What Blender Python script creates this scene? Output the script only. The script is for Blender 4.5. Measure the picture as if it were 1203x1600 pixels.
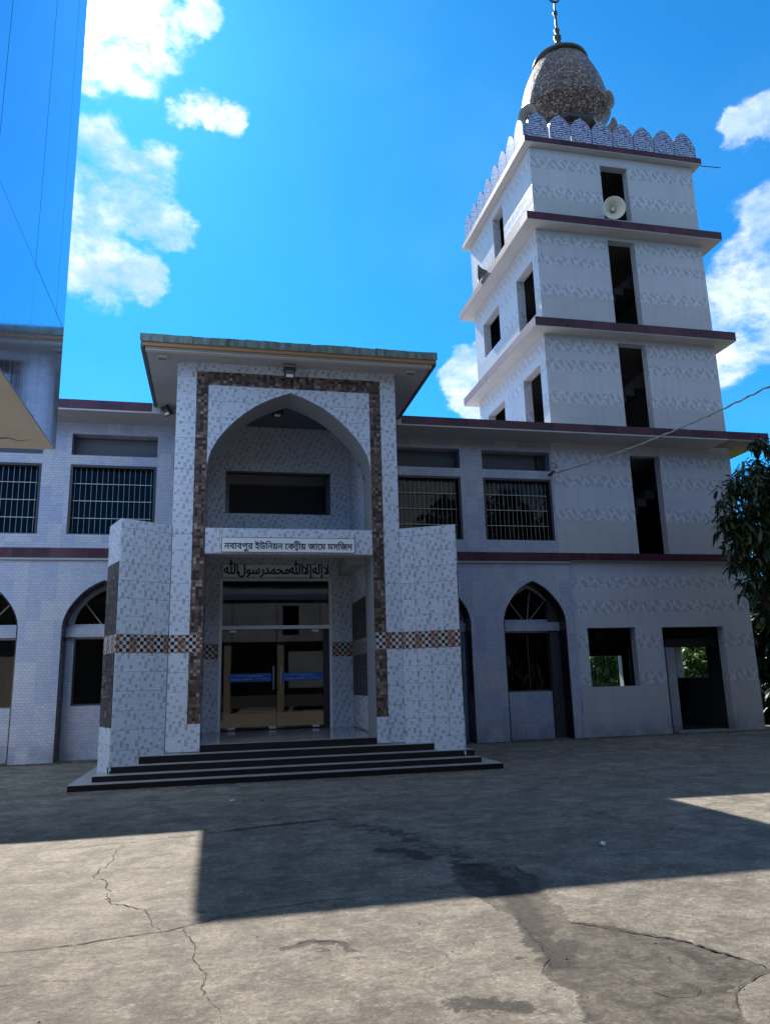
import bpy, bmesh, math, random
import numpy as np
from mathutils import Vector, Matrix
from mathutils.geometry import delaunay_2d_cdt, tessellate_polygon

random.seed(7)
rng = np.random.default_rng(11)
SC = bpy.context.scene
for o in list(bpy.data.objects):
    bpy.data.objects.remove(o)
COL = SC.collection
R = math.radians

# ------------------------------------------------------------------ camera, sky, sun, exposure
cam = bpy.data.cameras.new('camera')
cam.sensor_fit = 'VERTICAL'
cam.sensor_height = 36.0
cam.lens = 26.5
cam.clip_start = 0.05
cam.clip_end = 3000
camo = bpy.data.objects.new('camera', cam)
COL.objects.link(camo)
pit, yaw, rol = 0.221769047, 0.219920239, -0.0279324072
cp, sp, cy_, sy_ = math.cos(pit), math.sin(pit), math.cos(yaw), math.sin(yaw)
fw = Vector((sy_ * cp, cy_ * cp, sp))
rt = Vector((cy_, -sy_, 0))
up = rt.cross(fw)
cr, sr = math.cos(rol), math.sin(rol)
cx_ = cr * rt + sr * up
cu_ = -sr * rt + cr * up
m = Matrix((cx_, cu_, -fw)).transposed().to_4x4()
m.translation = (0, 0, 1.6)
camo.matrix_world = m
SC.camera = camo

SUN_EL, SUN_AZ = 44.9, -10.2
SUN_DIR = Vector((math.sin(R(SUN_AZ)) * math.cos(R(SUN_EL)), math.cos(R(SUN_AZ)) * math.cos(R(SUN_EL)), math.sin(R(SUN_EL))))
sun = bpy.data.lights.new('sun', 'SUN')
sun.energy = 5.0
sun.angle = R(0.53)
sun.color = (1.0, 0.93, 0.82)
suno = bpy.data.objects.new('sun', sun)
COL.objects.link(suno)
suno.rotation_euler = SUN_DIR.to_track_quat('Z', 'Y').to_euler()
suno.location = (-6, 30, 40)

SKY_STRENGTH = 0.062
SKY_TINT = (0.15, 0.97, 1.55)
CLOUD_LEVEL = 9.5
EXPOSURE = 1.06
SC.view_settings.view_transform = 'Standard'
SC.view_settings.look = 'None'
SC.view_settings.exposure = EXPOSURE
SC.view_settings.gamma = 1.0
SC.view_settings.use_curve_mapping = False

world = bpy.data.worlds.new('World')
SC.world = world
world.use_nodes = True


class NT:
    """tiny node-tree helper"""
    def __init__(self, tree):
        self.t = tree
        self.t.nodes.clear()

    def n(self, typ, ins=None, **props):
        nd = self.t.nodes.new(typ)
        for k, v in props.items():
            setattr(nd, k, v)
        for k, v in (ins or {}).items():
            s = nd.inputs[k]
            if hasattr(v, 'links') or hasattr(v, 'is_linked'):
                self.t.links.new(v, s)
            else:
                s.default_value = v
        return nd

    def math(self, op, a, b=0.0, c=0.0, clamp=False):
        nd = self.n('ShaderNodeMath', {0: a, 1: b, 2: c}, operation=op)
        nd.use_clamp = clamp
        return nd.outputs[0]

    def vmath(self, op, a, b=(0, 0, 0)):
        nd = self.n('ShaderNodeVectorMath', {0: a, 1: b}, operation=op)
        return nd.outputs['Value'] if op in ('DOT_PRODUCT', 'DISTANCE', 'LENGTH') else nd.outputs[0]

    def mix(self, f, a, b, blend='MIX'):
        nd = self.n('ShaderNodeMix', data_type='RGBA', blend_type=blend)
        for i, v in ((0, f), (6, a), (7, b)):
            if hasattr(v, 'is_linked'):
                self.t.links.new(v, nd.inputs[i])
            else:
                nd.inputs[i].default_value = v if i == 0 else (tuple(v) + (1,))[:4]
        return nd.outputs[2]

    def rng(self, v, a, b, c=0.0, d=1.0, smooth=False):
        nd = self.n('ShaderNodeMapRange', {0: v, 1: a, 2: b, 3: c, 4: d})
        nd.interpolation_type = 'SMOOTHSTEP' if smooth else 'LINEAR'
        return nd.outputs[0]

    def noise(self, vec, scale, detail=4, rough=0.55, dist=0.0):
        nd = self.n('ShaderNodeTexNoise', {'Scale': scale, 'Detail': detail, 'Roughness': rough, 'Distortion': dist})
        if vec is not None:
            self.t.links.new(vec, nd.inputs['Vector'])
        return nd.outputs['Fac']

    def ramp(self, f, stops, interp='LINEAR'):
        nd = self.n('ShaderNodeValToRGB', {0: f})
        cr_ = nd.color_ramp
        cr_.interpolation = interp
        while len(cr_.elements) < len(stops):
            cr_.elements.new(0.5)
        for e, (p, c) in zip(cr_.elements, stops):
            e.position = p
            e.color = (tuple(c) + (1,))[:4]
        return nd.outputs[0]


w = NT(world.node_tree)
tc = w.n('ShaderNodeTexCoord')
dirv = tc.outputs['Generated']
sky = w.n('ShaderNodeTexSky', sky_type='NISHITA', sun_disc=False)
sky.sun_elevation = R(SUN_EL)
sky.sun_rotation = R(SUN_AZ)
sky.air_density = 1.0
sky.dust_density = 0.25
sky.ozone_density = 1.5
skyc = w.mix(1.0, sky.outputs[0], SKY_TINT, 'MULTIPLY')
CLOUDS = [(-0.140, 0.709, 0.692, 0.060), (-0.099, 0.720, 0.687, 0.050), (-0.166, 0.728, 0.666, 0.036), (-0.042, 0.699, 0.714, 0.026),
          (-0.153, 0.790, 0.594, 0.044), (-0.105, 0.814, 0.572, 0.050), (-0.072, 0.838, 0.542, 0.036), (-0.151, 0.860, 0.487, 0.055),
          (-0.100, 0.871, 0.482, 0.034), (-0.170, 0.822, 0.545, 0.070), (-0.052, 0.768, 0.638, 0.022), (-0.028, 0.769, 0.639, 0.023), (-0.006, 0.769, 0.640, 0.021),
          (0.551, 0.608, 0.572, 0.026), (0.567, 0.590, 0.575, 0.030), (0.589, 0.639, 0.495, 0.040), (0.595, 0.671, 0.442, 0.056),
          (0.573, 0.709, 0.412, 0.046), (0.591, 0.721, 0.362, 0.034), (0.611, 0.678, 0.408, 0.064), (0.300, 0.869, 0.394, 0.028),
          (0.317, 0.875, 0.367, 0.031), (0.320, 0.853, 0.413, 0.023),
          # the rest of the sky, out of the frame, carries the same scattered cumulus
          (0.80, 0.25, 0.40, 0.10), (-0.75, 0.45, 0.42, 0.10), (-0.85, 0.05, 0.35, 0.09), (0.35, -0.80, 0.30, 0.10),
          (-0.55, -0.75, 0.28, 0.10), (0.85, -0.45, 0.25, 0.09), (-0.85, -0.45, 0.30, 0.10), (0.45, 0.05, 0.88, 0.06)]
wv = w.n('ShaderNodeVectorMath', {0: dirv, 1: (1, 1, 1.5)}, operation='MULTIPLY').outputs[0]
wa = w.n('ShaderNodeTexNoise', {'Vector': wv, 'Scale': 9.0, 'Detail': 6.0, 'Roughness': 0.6}).outputs['Color']
wa = w.n('ShaderNodeVectorMath', {0: w.vmath('SUBTRACT', wa, (0.5, 0.5, 0.5))}, operation='SCALE')
wa.inputs['Scale'].default_value = 0.085
dirw = w.vmath('ADD', dirv, wa.outputs[0])
acc = None
for (a, b, c, r) in CLOUDS:
    l_ = math.sqrt(a * a + b * b + c * c)
    d = w.vmath('DISTANCE', dirw, (a / l_, b / l_, c / l_))
    v = w.rng(d, 0.0, r * 1.3, 1.0, 0.0)
    acc = v if acc is None else w.math('SMOOTH_MAX', acc, v, 0.12)
n1 = w.noise(wv, 13, 8, 0.62, 0.35)
n2 = w.noise(wv, 45, 5, 0.65)
nn = w.math('ADD', w.math('MULTIPLY', w.math('SUBTRACT', n1, 0.5), 1.35), w.math('MULTIPLY', w.math('SUBTRACT', n2, 0.5), 0.5))
acc = w.math('MINIMUM', acc, 0.46)
dens = w.math('ADD', acc, nn)
mask = w.math('MULTIPLY', w.rng(dens, 0.04, 0.72, 0, 1, True), 0.97)
mask = w.math('MULTIPLY', mask, w.rng(acc, 0.10, 0.34, 0, 1, True))
away = w.rng(w.vmath('DOT_PRODUCT', dirv, (0.214, 0.952, 0.42)), 0.62, 0.80, 1.0, 0.0, True)
gen = w.noise(wv, 2.6, 8, 0.60, 0.5)
sepd = w.n('ShaderNodeSeparateXYZ', {0: dirv})
fill_cloud = w.math('MULTIPLY', w.math('MULTIPLY', w.rng(gen, 0.475, 0.62, 0, 1, True), away), w.rng(sepd.outputs[2], 0.0, 0.12))  # cloud cover out of view, added as neutral fill light
mask = w.math('MAXIMUM', mask, fill_cloud)
veil = w.math('MULTIPLY', w.rng(w.noise(wv, 3.0, 3, 0.55, 0.3), 0.42, 0.85, 0, 1, True), 0.16)
sd = w.vmath('DOT_PRODUCT', dirv, tuple(SUN_DIR))
glow = w.math('POWER', w.math('MAXIMUM', sd, 0.0), 60)
glow2 = w.math('POWER', w.math('MAXIMUM', sd, 0.0), 700)
core = w.math('MULTIPLY', w.math('MULTIPLY', w.rng(w.noise(wv, 7.5, 5, 0.6, 0.3), 0.40, 0.57, 0, 1, True), w.rng(acc, 0.22, 0.46, 0, 1, True)), w.rng(glow2, 0.0, 0.12, 0.85, 0.0))
ccol = w.mix(core, (0.97, 1.02, 1.07), (0.42, 0.60, 0.94))
lvl = w.math('ADD', CLOUD_LEVEL * 1.1, w.math('MULTIPLY', glow2, 40.0))
cl = w.n('ShaderNodeVectorMath', {0: ccol}, operation='SCALE')
w.t.links.new(lvl, cl.inputs['Scale'])
skyv = w.mix(w.math('ADD', veil, w.math('MULTIPLY', glow, 0.10)), skyc, tuple(CLOUD_LEVEL * k for k in (0.30, 0.72, 1.0)))
full = w.mix(mask, skyv, cl.outputs[0])
bg = w.n('ShaderNodeBackground', {0: full, 1: SKY_STRENGTH})
wo = w.n('ShaderNodeOutputWorld', {0: bg.outputs[0]})


# ------------------------------------------------------------------ materials
def new_mat(name):
    mt = bpy.data.materials.new(name)
    mt.use_nodes = True
    return mt, NT(mt.node_tree)


def finish(mt, t, color, rough=0.5, bump=None, bump_d=0.004, spec=0.5, metal=0.0, coat=0.0):
    p = t.n('ShaderNodeBsdfPrincipled', {'Base Color': color if hasattr(color, 'is_linked') else (tuple(color) + (1,))[:4],
                                          'Roughness': rough, 'Metallic': metal, 'Specular IOR Level': spec, 'Coat Weight': coat})
    if bump is not None:
        b = t.n('ShaderNodeBump', {'Height': bump, 'Distance': bump_d, 'Strength': 1.0})
        t.t.links.new(b.outputs[0], p.inputs['Normal'])
    t.n('ShaderNodeOutputMaterial', {0: p.outputs[0]})
    return mt


def uvn(t):
    return t.n('ShaderNodeUVMap').outputs[0]


def objn(t):
    return t.n('ShaderNodeTexCoord').outputs['Object']


def plain(name, col, rough=0.6, var=0.12, scale=3.0, metal=0.0, spec=0.5, bump=0.0):
    mt, t = new_mat(name)
    v = objn(t)
    n = t.noise(v, scale, 6, 0.6)
    n2_ = t.noise(v, scale * 9, 4, 0.6)
    f = t.math('ADD', t.math('MULTIPLY', n, 0.7), t.math('MULTIPLY', n2_, 0.3))
    c = t.mix(t.rng(f, 0.3, 0.7), tuple(x * (1 - var) for x in col), tuple(min(1, x * (1 + var)) for x in col))
    return finish(mt, t, c, rough, n2_ if bump else None, bump or 0.001, spec, metal)


def mosaic(name, cell, stops, grout, rough=0.22, regular=False, spec=0.5):
    """printed mosaic tile: random small squares, some joined two by one, with thin joints"""
    mt, t = new_mat(name)
    uv = uvn(t)
    s = t.n('ShaderNodeVectorMath', {0: uv, 1: (1 / cell, 1 / cell, 1)}, operation='MULTIPLY').outputs[0]
    fl = t.n('ShaderNodeVectorMath', {0: s}, operation='FLOOR').outputs[0]
    wn = t.n('ShaderNodeTexWhiteNoise', {'Vector': fl}, noise_dimensions='3D').outputs[0]
    s2 = t.n('ShaderNodeVectorMath', {0: uv, 1: (1 / (2 * cell), 1 / cell, 1)}, operation='MULTIPLY').outputs[0]
    s2 = t.n('ShaderNodeVectorMath', {0: s2, 1: (0.0, 0.0, 7.3)}, operation='ADD').outputs[0]
    fl2 = t.n('ShaderNodeVectorMath', {0: s2}, operation='FLOOR').outputs[0]
    wn2 = t.n('ShaderNodeTexWhiteNoise', {'Vector': fl2}, noise_dimensions='3D').outputs[0]
    joined = t.math('GREATER_THAN', wn2, 0.88)
    val = t.n('ShaderNodeMix', {0: joined, 2: wn, 3: t.math('FRACT', t.math('MULTIPLY', wn2, 37.7))}, data_type='FLOAT').outputs[0]
    if regular:
        ij = t.n('ShaderNodeSeparateXYZ', {0: fl})
        kk = t.math('FLOORED_MODULO', t.math('ADD', ij.outputs[0], t.math('MULTIPLY', ij.outputs[1], 2.0)), 5.0)
        d0 = t.math('MULTIPLY', t.math('COMPARE', kk, 0.0, 0.3), t.math('GREATER_THAN', wn, 0.18))
        d2 = t.math('MULTIPLY', t.math('COMPARE', kk, 2.0, 0.3), t.math('GREATER_THAN', wn, 0.66))
        val = t.math('ADD', t.math('MULTIPLY', wn, 0.45), t.math('MULTIPLY', t.math('MAXIMUM', d0, t.math('MULTIPLY', d2, 0.85)), 0.55))
    col = t.ramp(val, stops, 'CONSTANT')
    fr = t.n('ShaderNodeVectorMath', {0: s}, operation='FRACTION').outputs[0]
    sep = t.n('ShaderNodeSeparateXYZ', {0: fr})
    ex = t.math('MINIMUM', sep.outputs[0], t.math('SUBTRACT', 1.0, sep.outputs[0]))
    ez = t.math('MINIMUM', sep.outputs[1], t.math('SUBTRACT', 1.0, sep.outputs[1]))
    ed = t.math('MINIMUM', ex, ez)
    g = t.rng(ed, 0.02, 0.07)
    n = t.noise(objn(t), 1.2, 6, 0.6)
    col = t.mix(t.rng(n, 0.35, 0.75, 0.0, 0.22), col, grout)
    col = t.mix(t.math('MULTIPLY', t.math('SUBTRACT', 1.0, g), 0.75), col, grout)
    hgt = t.math('ADD', g, t.math('MULTIPLY', wn, 0.4))
    return finish(mt, t, col, t.rng(wn, 0, 1, rough, rough + 0.15), hgt, 0.0015, spec)


M = {}
M['mosaic_light'] = mosaic('light_mosaic_tile', 0.0560, [(0, (0.60, 0.65, 0.76)), (0.22, (0.56, 0.61, 0.71)), (0.46, (0.45, 0.48, 0.55)), (0.72, (0.39, 0.40, 0.44)), (0.88, (0.33, 0.33, 0.355))], (0.46, 0.49, 0.55), 0.22, True)
M['mosaic_dark'] = mosaic('dark_mosaic_tile', 0.062, [(0, (0.098, 0.058, 0.045)), (0.30, (0.034, 0.021, 0.018)), (0.56, (0.15, 0.096, 0.075)), (0.78, (0.22, 0.155, 0.125)), (0.93, (0.33, 0.26, 0.22))], (0.07, 0.052, 0.045), 0.35, False, 0.25)
M['mosaic_black'] = mosaic('black_mosaic_tile', 0.056, [(0, (0.040, 0.027, 0.024)), (0.40, (0.014, 0.010, 0.010)), (0.68, (0.085, 0.060, 0.052)), (0.88, (0.18, 0.14, 0.125))], (0.035, 0.028, 0.026), 0.35, False, 0.25)


def checker_mat():
    mt, t = new_mat('checker_border_tile')
    uv = uvn(t)
    s = t.n('ShaderNodeVectorMath', {0: uv, 1: (1 / 0.066, 1 / 0.066, 1)}, operation='MULTIPLY').outputs[0]
    sep = t.n('ShaderNodeSeparateXYZ', {0: t.n('ShaderNodeVectorMath', {0: s}, operation='FLOOR').outputs[0]})
    par = t.math('PINGPONG', t.math('ADD', sep.outputs[0], sep.outputs[1]), 1.0)
    wn = t.n('ShaderNodeTexWhiteNoise', {'Vector': t.n('ShaderNodeVectorMath', {0: s}, operation='FLOOR').outputs[0]}).outputs[0]
    dark = t.mix(t.math('GREATER_THAN', wn, 0.6), (0.022, 0.020, 0.026), (0.085, 0.06, 0.055))
    col = t.mix(par, (0.52, 0.50, 0.49), dark)
    # brown curling sprig printed at intervals
    su = t.n('ShaderNodeSeparateXYZ', {0: uv})
    ph = t.math('PINGPONG', su.outputs[0], 0.165)
    warp = t.noise(uv, 19, 3, 0.6, 1.4)
    blob = t.math('MULTIPLY', t.rng(ph, 0.02, 0.12, 1, 0, True), t.rng(warp, 0.42, 0.52, 0, 1))
    col = t.mix(blob, col, (0.22, 0.085, 0.045))
    return finish(mt, t, col, 0.2)


M['checker'] = checker_mat()


def hall_tile_mat():
    """small white relief bricks printed and embossed on the facade tiles"""
    mt, t = new_mat('white_relief_tile')
    uv = uvn(t)
    br = t.n('ShaderNodeTexBrick', {'Vector': uv, 'Color1': (0.471, 0.479, 0.545, 1), 'Color2': (0.407, 0.413, 0.471, 1), 'Mortar': (0.298, 0.307, 0.356, 1), 'Scale': 1.0,
                                    'Mortar Size': 0.006, 'Mortar Smooth': 0.9, 'Bias': -0.1, 'Brick Width': 0.095, 'Row Height': 0.062}, offset=0.5)
    jo = t.n('ShaderNodeTexBrick', {'Vector': uv, 'Color1': (1, 1, 1, 1), 'Color2': (0.730, 0.792, 0.970, 1), 'Mortar': (0.76, 0.76, 0.76, 1), 'Scale': 1.0,
                                    'Mortar Size': 0.003, 'Mortar Smooth': 0.2, 'Brick Width': 0.30, 'Row Height': 0.45}, offset=0.0)
    col = t.mix(1.0, br.outputs[0], jo.outputs[0], 'MULTIPLY')
    v = objn(t)
    n = t.noise(v, 0.6, 6, 0.65)
    col = t.mix(t.rng(n, 0.35, 0.75, 0.0, 0.3), col, (0.332, 0.339, 0.403))
    zz = t.n('ShaderNodeSeparateXYZ', {0: uv}).outputs[1]
    dn = t.math('MULTIPLY', t.rng(zz, 0.02, 0.75, 1.0, 0.0, True), t.rng(t.noise(v, 2.2, 7, 0.68), 0.36, 0.62))
    col = t.mix(t.math('MULTIPLY', dn, 0.6), col, (0.13, 0.125, 0.12))
    h = t.math('ADD', t.math('SUBTRACT', 1.0, br.outputs[1]), t.math('MULTIPLY', t.noise(uv, 18, 3), 0.35))
    return finish(mt, t, col, 0.24, h, 0.006)


M['hall_tile'] = hall_tile_mat()


def tower_tile_mat():
    """pale wall tiles with darker printed friezes of leaning leaf strokes at fixed heights"""
    mt, t = new_mat('frieze_wall_tile')
    uv = uvn(t)
    sep = t.n('ShaderNodeSeparateXYZ', {0: uv})
    u, z = sep.outputs[0], sep.outputs[1]
    bands = [(1.38, 1.69), (2.30, 2.62), (3.23, 3.56), (3.89, 4.18), (5.73, 6.07), (6.66, 6.99), (7.32, 7.65), (9.09, 9.44), (10.08, 10.40), (10.65, 11.02),
             (12.40, 12.74), (13.38, 13.68), (14.03, 14.34), (15.59, 15.97), (16.58, 16.97)]
    inb = None
    for a, b in bands:
        x = t.math('COMPARE', z, (a + b) / 2, (b - a) / 2)
        inb = x if inb is None else t.math('MAXIMUM', inb, x)
    # zig-zag strokes
    nz = t.noise(uv, 2.5, 2, 0.5)
    uu = t.math('ADD', u, t.math('MULTIPLY', nz, 0.25))
    zg = t.math('PINGPONG', t.math('ADD', uu, t.math('MULTIPLY', z, 0.62)), 0.11)
    zg2 = t.math('PINGPONG', t.math('SUBTRACT', uu, t.math('MULTIPLY', z, 0.62)), 0.17)
    st = t.math('MAXIMUM', t.rng(zg, 0.045, 0.075), t.rng(zg2, 0.10, 0.135))
    st = t.math('MULTIPLY', st, t.rng(t.noise(uv, 9, 3, 0.6), 0.36, 0.5))
    base_n = t.noise(objn(t), 0.35, 5, 0.6)
    lay = t.noise(t.n('ShaderNodeVectorMath', {0: uv, 1: (0.6, 22, 1)}, operation='MULTIPLY').outputs[0], 2.0, 4, 0.6)
    base = t.mix(t.rng(base_n, 0.3, 0.7), (0.435, 0.441, 0.494), (0.493, 0.507, 0.576))
    base = t.mix(t.rng(lay, 0.4, 0.8, 0, 0.25), base, (0.388, 0.399, 0.454))
    low = None
    for a, b in ((-0.2, 1.38), (4.78, 5.73), (8.1, 9.09), (11.3, 12.4), (14.6, 15.59)):
        x = t.math('COMPARE', z, (a + b) / 2, (b - a) / 2)
        low = x if low is None else t.math('MAXIMUM', low, x)
    base = t.mix(t.math('MULTIPLY', low, 0.55), base, (0.373, 0.362, 0.359))
    band = t.mix(st, (0.339, 0.344, 0.378), (0.529, 0.544, 0.617))
    col = t.mix(t.math('MULTIPLY', inb, 0.85), base, band)
    jo = t.n('ShaderNodeTexBrick', {'Vector': uv, 'Color1': (1, 1, 1, 1), 'Color2': (0.955, 0.955, 0.955, 1), 'Mortar': (0.629, 0.667, 0.805, 1), 'Scale': 1.0,
                                    'Mortar Size': 0.003, 'Mortar Smooth': 0.3, 'Brick Width': 0.50, 'Row Height': 0.333}, offset=0.0)
    col = t.mix(1.0, col, jo.outputs[0], 'MULTIPLY')
    # rain streaks
    stn = t.noise(t.n('ShaderNodeVectorMath', {0: uv, 1: (3.5, 0.12, 1)}, operation='MULTIPLY').outputs[0], 1.5, 6, 0.7)
    col = t.mix(t.rng(stn, 0.52, 0.8, 0, 0.35), col, (0.235, 0.236, 0.261))
    dn = t.math('MULTIPLY', t.rng(z, 0.02, 0.8, 1.0, 0.0, True), t.rng(t.noise(objn(t), 2.2, 7, 0.68), 0.36, 0.62))
    col = t.mix(t.math('MULTIPLY', dn, 0.6), col, (0.12, 0.115, 0.11))
    return finish(mt, t, col, 0.3, t.math('SUBTRACT', 1.0, jo.outputs[1]), 0.002)


M['tower_tile'] = tower_tile_mat()


def dome_mat():
    mt, t = new_mat('broken_tile_mosaic')
    v = objn(t)
    vo = t.n('ShaderNodeTexVoronoi', {'Vector': v, 'Scale': 19.0, 'Randomness': 1.0}, feature='F1')
    ve = t.n('ShaderNodeTexVoronoi', {'Vector': v, 'Scale': 19.0, 'Randomness': 1.0}, feature='DISTANCE_TO_EDGE')
    rnd = t.n('ShaderNodeSeparateColor', {0: vo.outputs['Color']}).outputs[0]
    col = t.ramp(rnd, [(0, (0.085, 0.060, 0.058)), (0.28, (0.13, 0.086, 0.078)), (0.50, (0.055, 0.044, 0.048)), (0.68, (0.21, 0.175, 0.165)), (0.86, (0.34, 0.30, 0.275))], 'CONSTANT')
    g = t.rng(ve.outputs[0], 0.01, 0.05)
    col = t.mix(t.math('SUBTRACT', 1.0, g), col, (0.10, 0.075, 0.065))
    return finish(mt, t, col, 0.38, t.math('ADD', g, t.math('MULTIPLY', rnd, 0.6)), 0.006, 0.3)


M['dome'] = dome_mat()


def merlon_mat():
    mt, t = new_mat('blue_swirl_tile')
    uv = uvn(t)
    wv_ = t.n('ShaderNodeTexWave', {'Vector': uv, 'Scale': 4.2, 'Distortion': 9.0, 'Detail': 3.0, 'Detail Scale': 2.4, 'Detail Roughness': 0.65}, wave_type='BANDS', bands_direction='Y')
    col = t.ramp(wv_.outputs[1], [(0.0, (0.035, 0.045, 0.12)), (0.40, (0.09, 0.115, 0.27)), (0.58, (0.21, 0.25, 0.45)), (0.85, (0.46, 0.51, 0.66))])
    return finish(mt, t, col, 0.2)


M['merlon'] = merlon_mat()


def gloss_tile(name, col, var=0.25, rough=0.15, dirt=(0.10, 0.09, 0.09), spec=0.5):
    mt, t = new_mat(name)
    oi = t.n('ShaderNodeObjectInfo').outputs['Random']
    v = objn(t)
    n = t.noise(v, 2.4, 6, 0.65)
    c = t.mix(oi, tuple(x * (1 - var) for x in col), tuple(x * (1 + var) for x in col))
    c = t.mix(t.rng(n, 0.5, 0.8, 0, 0.5), c, dirt)
    return finish(mt, t, c, t.rng(n, 0.3, 0.8, rough, rough + 0.25), n, 0.002, spec)


M['maroon'] = gloss_tile('maroon_fascia_tile', (0.062, 0.018, 0.030), 0.35, 0.22, (0.07, 0.045, 0.05), 0.25)
M['reveal_tile'] = gloss_tile('dark_reveal_tile', (0.020, 0.014, 0.018), 0.2, 0.15, (0.03, 0.025, 0.028))


def canopy_tile():
    mt, t = new_mat('weathered_green_tile')
    v = objn(t)
    st = t.noise(t.n('ShaderNodeVectorMath', {0: v, 1: (5.0, 5.0, 0.5)}, operation='MULTIPLY').outputs[0], 1.8, 6, 0.7)
    n = t.noise(v, 7, 5, 0.65)
    f = t.math('ADD', t.math('MULTIPLY', st, 0.7), t.math('MULTIPLY', n, 0.3))
    c = t.ramp(f, [(0.30, (0.018, 0.022, 0.022)), (0.46, (0.10, 0.135, 0.115)), (0.6, (0.20, 0.25, 0.215)), (0.78, (0.33, 0.34, 0.29))])
    return finish(mt, t, c, 0.5, n, 0.004)


M['canopy_tile'] = canopy_tile()


def paint(name, col, stain, amount=0.4, rough=0.75, scale=0.8, bump=0.003):
    mt, t = new_mat(name)
    v = objn(t)
    n = t.noise(v, scale, 7, 0.62, 0.4)
    n2_ = t.noise(v, scale * 14, 5, 0.6)
    c = t.mix(t.rng(n, 0.42, 0.78, 0, amount), col, stain)
    c = t.mix(t.rng(n2_, 0.35, 0.8, 0, 0.18), c, stain)
    return finish(mt, t, c, rough, n2_, bump, 0.3)


M['soffit'] = paint('soffit_plaster', (0.45, 0.45, 0.47), (0.28, 0.275, 0.285), 0.45, scale=1.3)
M['soffit_white'] = paint('white_painted_edge', (0.62, 0.60, 0.58), (0.36, 0.34, 0.32), 0.3)
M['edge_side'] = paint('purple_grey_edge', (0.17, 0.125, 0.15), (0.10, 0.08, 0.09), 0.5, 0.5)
M['orange'] = paint('orange_painted_strip', (0.40, 0.22, 0.10), (0.25, 0.15, 0.08), 0.4)
M['grey_plaster'] = paint('smooth_grey_plaster', (0.30, 0.31, 0.325), (0.20, 0.205, 0.215), 0.4, 0.5)
M['dark_plaster'] = paint('dark_grey_paint', (0.13, 0.145, 0.17), (0.09, 0.10, 0.12), 0.3, 0.8)
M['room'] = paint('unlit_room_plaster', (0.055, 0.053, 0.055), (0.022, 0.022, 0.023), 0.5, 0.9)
M['bare_concrete'] = paint('bare_concrete', (0.26, 0.25, 0.235), (0.13, 0.125, 0.12), 0.6, 0.85, 1.6, 0.006)
M['moss_bounce'] = paint('moss_bounce_soffit', (0.26, 0.29, 0.06), (0.12, 0.15, 0.035), 0.6, 0.9, 2.0, 0.006)  # moss green, with green bounce light put into the colour
M['beige'] = paint('beige_painted_plaster', (0.86, 0.82, 0.75), (0.55, 0.49, 0.40), 0.35, 0.8, 1.1, 0.006)
M['granite_dark'] = paint('dark_granite_riser', (0.010, 0.009, 0.011), (0.018, 0.016, 0.018), 0.5, 0.3, 6, 0.0008)
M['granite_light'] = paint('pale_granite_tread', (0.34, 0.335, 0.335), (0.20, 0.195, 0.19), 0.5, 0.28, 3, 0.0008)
M['landing'] = paint('polished_landing_slab', (0.30, 0.30, 0.31), (0.20, 0.20, 0.205), 0.4, 0.10, 2, 0.0003)
M['alu'] = plain('pale_aluminium', (0.78, 0.80, 0.82), 0.35, 0.08, 6, 0.0)
M['bar'] = plain('white_painted_bar', (0.36, 0.36, 0.355), 0.45, 0.15, 8)
M['frame_dark'] = plain('dark_frame', (0.020, 0.018, 0.022), 0.4, 0.2, 6)
M['steel'] = plain('polished_steel', (0.62, 0.62, 0.60), 0.3, 0.05, 6, 0.3)
M['black'] = plain('black_metal', (0.014, 0.014, 0.015), 0.45, 0.2, 10)
M['lens'] = plain('floodlight_lens', (0.10, 0.115, 0.115), 0.15, 0.08, 10)
M['sign_white'] = plain('white_sign_face', (0.74, 0.75, 0.76), 0.25, 0.05, 2)
M['ink'] = plain('dark_blue_lettering', (0.016, 0.022, 0.05), 0.5, 0.1, 10)
M['sticker'] = plain('blue_sticker', (0.02, 0.10, 0.42), 0.45, 0.15, 9)
M['sticker_line'] = plain('pale_sticker_line', (0.12, 0.28, 0.62), 0.45, 0.2, 30)
M['horn_white'] = plain('cream_horn', (0.60, 0.56, 0.47), 0.5, 0.15, 4)
M['horn_dark'] = plain('dark_olive_horn', (0.075, 0.085, 0.070), 0.5, 0.2, 4)
M['horn_grey'] = plain('grey_horn', (0.20, 0.20, 0.20), 0.55, 0.2, 4)
M['finial'] = plain('tarnished_finial', (0.05, 0.055, 0.05), 0.4, 0.4, 9, 0.6)
M['dome_trim'] = plain('dark_trim', (0.022, 0.018, 0.020), 0.3, 0.3, 4)
M['cable'] = plain('weathered_cable', (0.34, 0.33, 0.31), 0.7, 0.3, 6)
M['paper'] = plain('white_paper', (0.75, 0.76, 0.80), 0.8, 0.05, 20)
M['bark'] = plain('bark', (0.055, 0.042, 0.032), 0.9, 0.4, 7, bump=0.02)
M['curtain'] = plain('dark_curtain', (0.05, 0.043, 0.040), 0.9, 0.3, 3)
M['red_curtain'] = plain('maroon_curtain', (0.06, 0.016, 0.016), 0.9, 0.3, 3)
M['pale_curtain'] = plain('pale_curtain', (0.20, 0.17, 0.145), 0.9, 0.3, 3)
M['cream_wall'] = paint('grey_wall', (0.075, 0.084, 0.098), (0.030, 0.033, 0.038), 0.8)
M['tan_column'] = paint('tan_column', (0.095, 0.080, 0.062), (0.06, 0.05, 0.04), 0.4)
M['navy'] = plain('navy_fascia', (0.014, 0.018, 0.05), 0.4, 0.2, 3)


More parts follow.
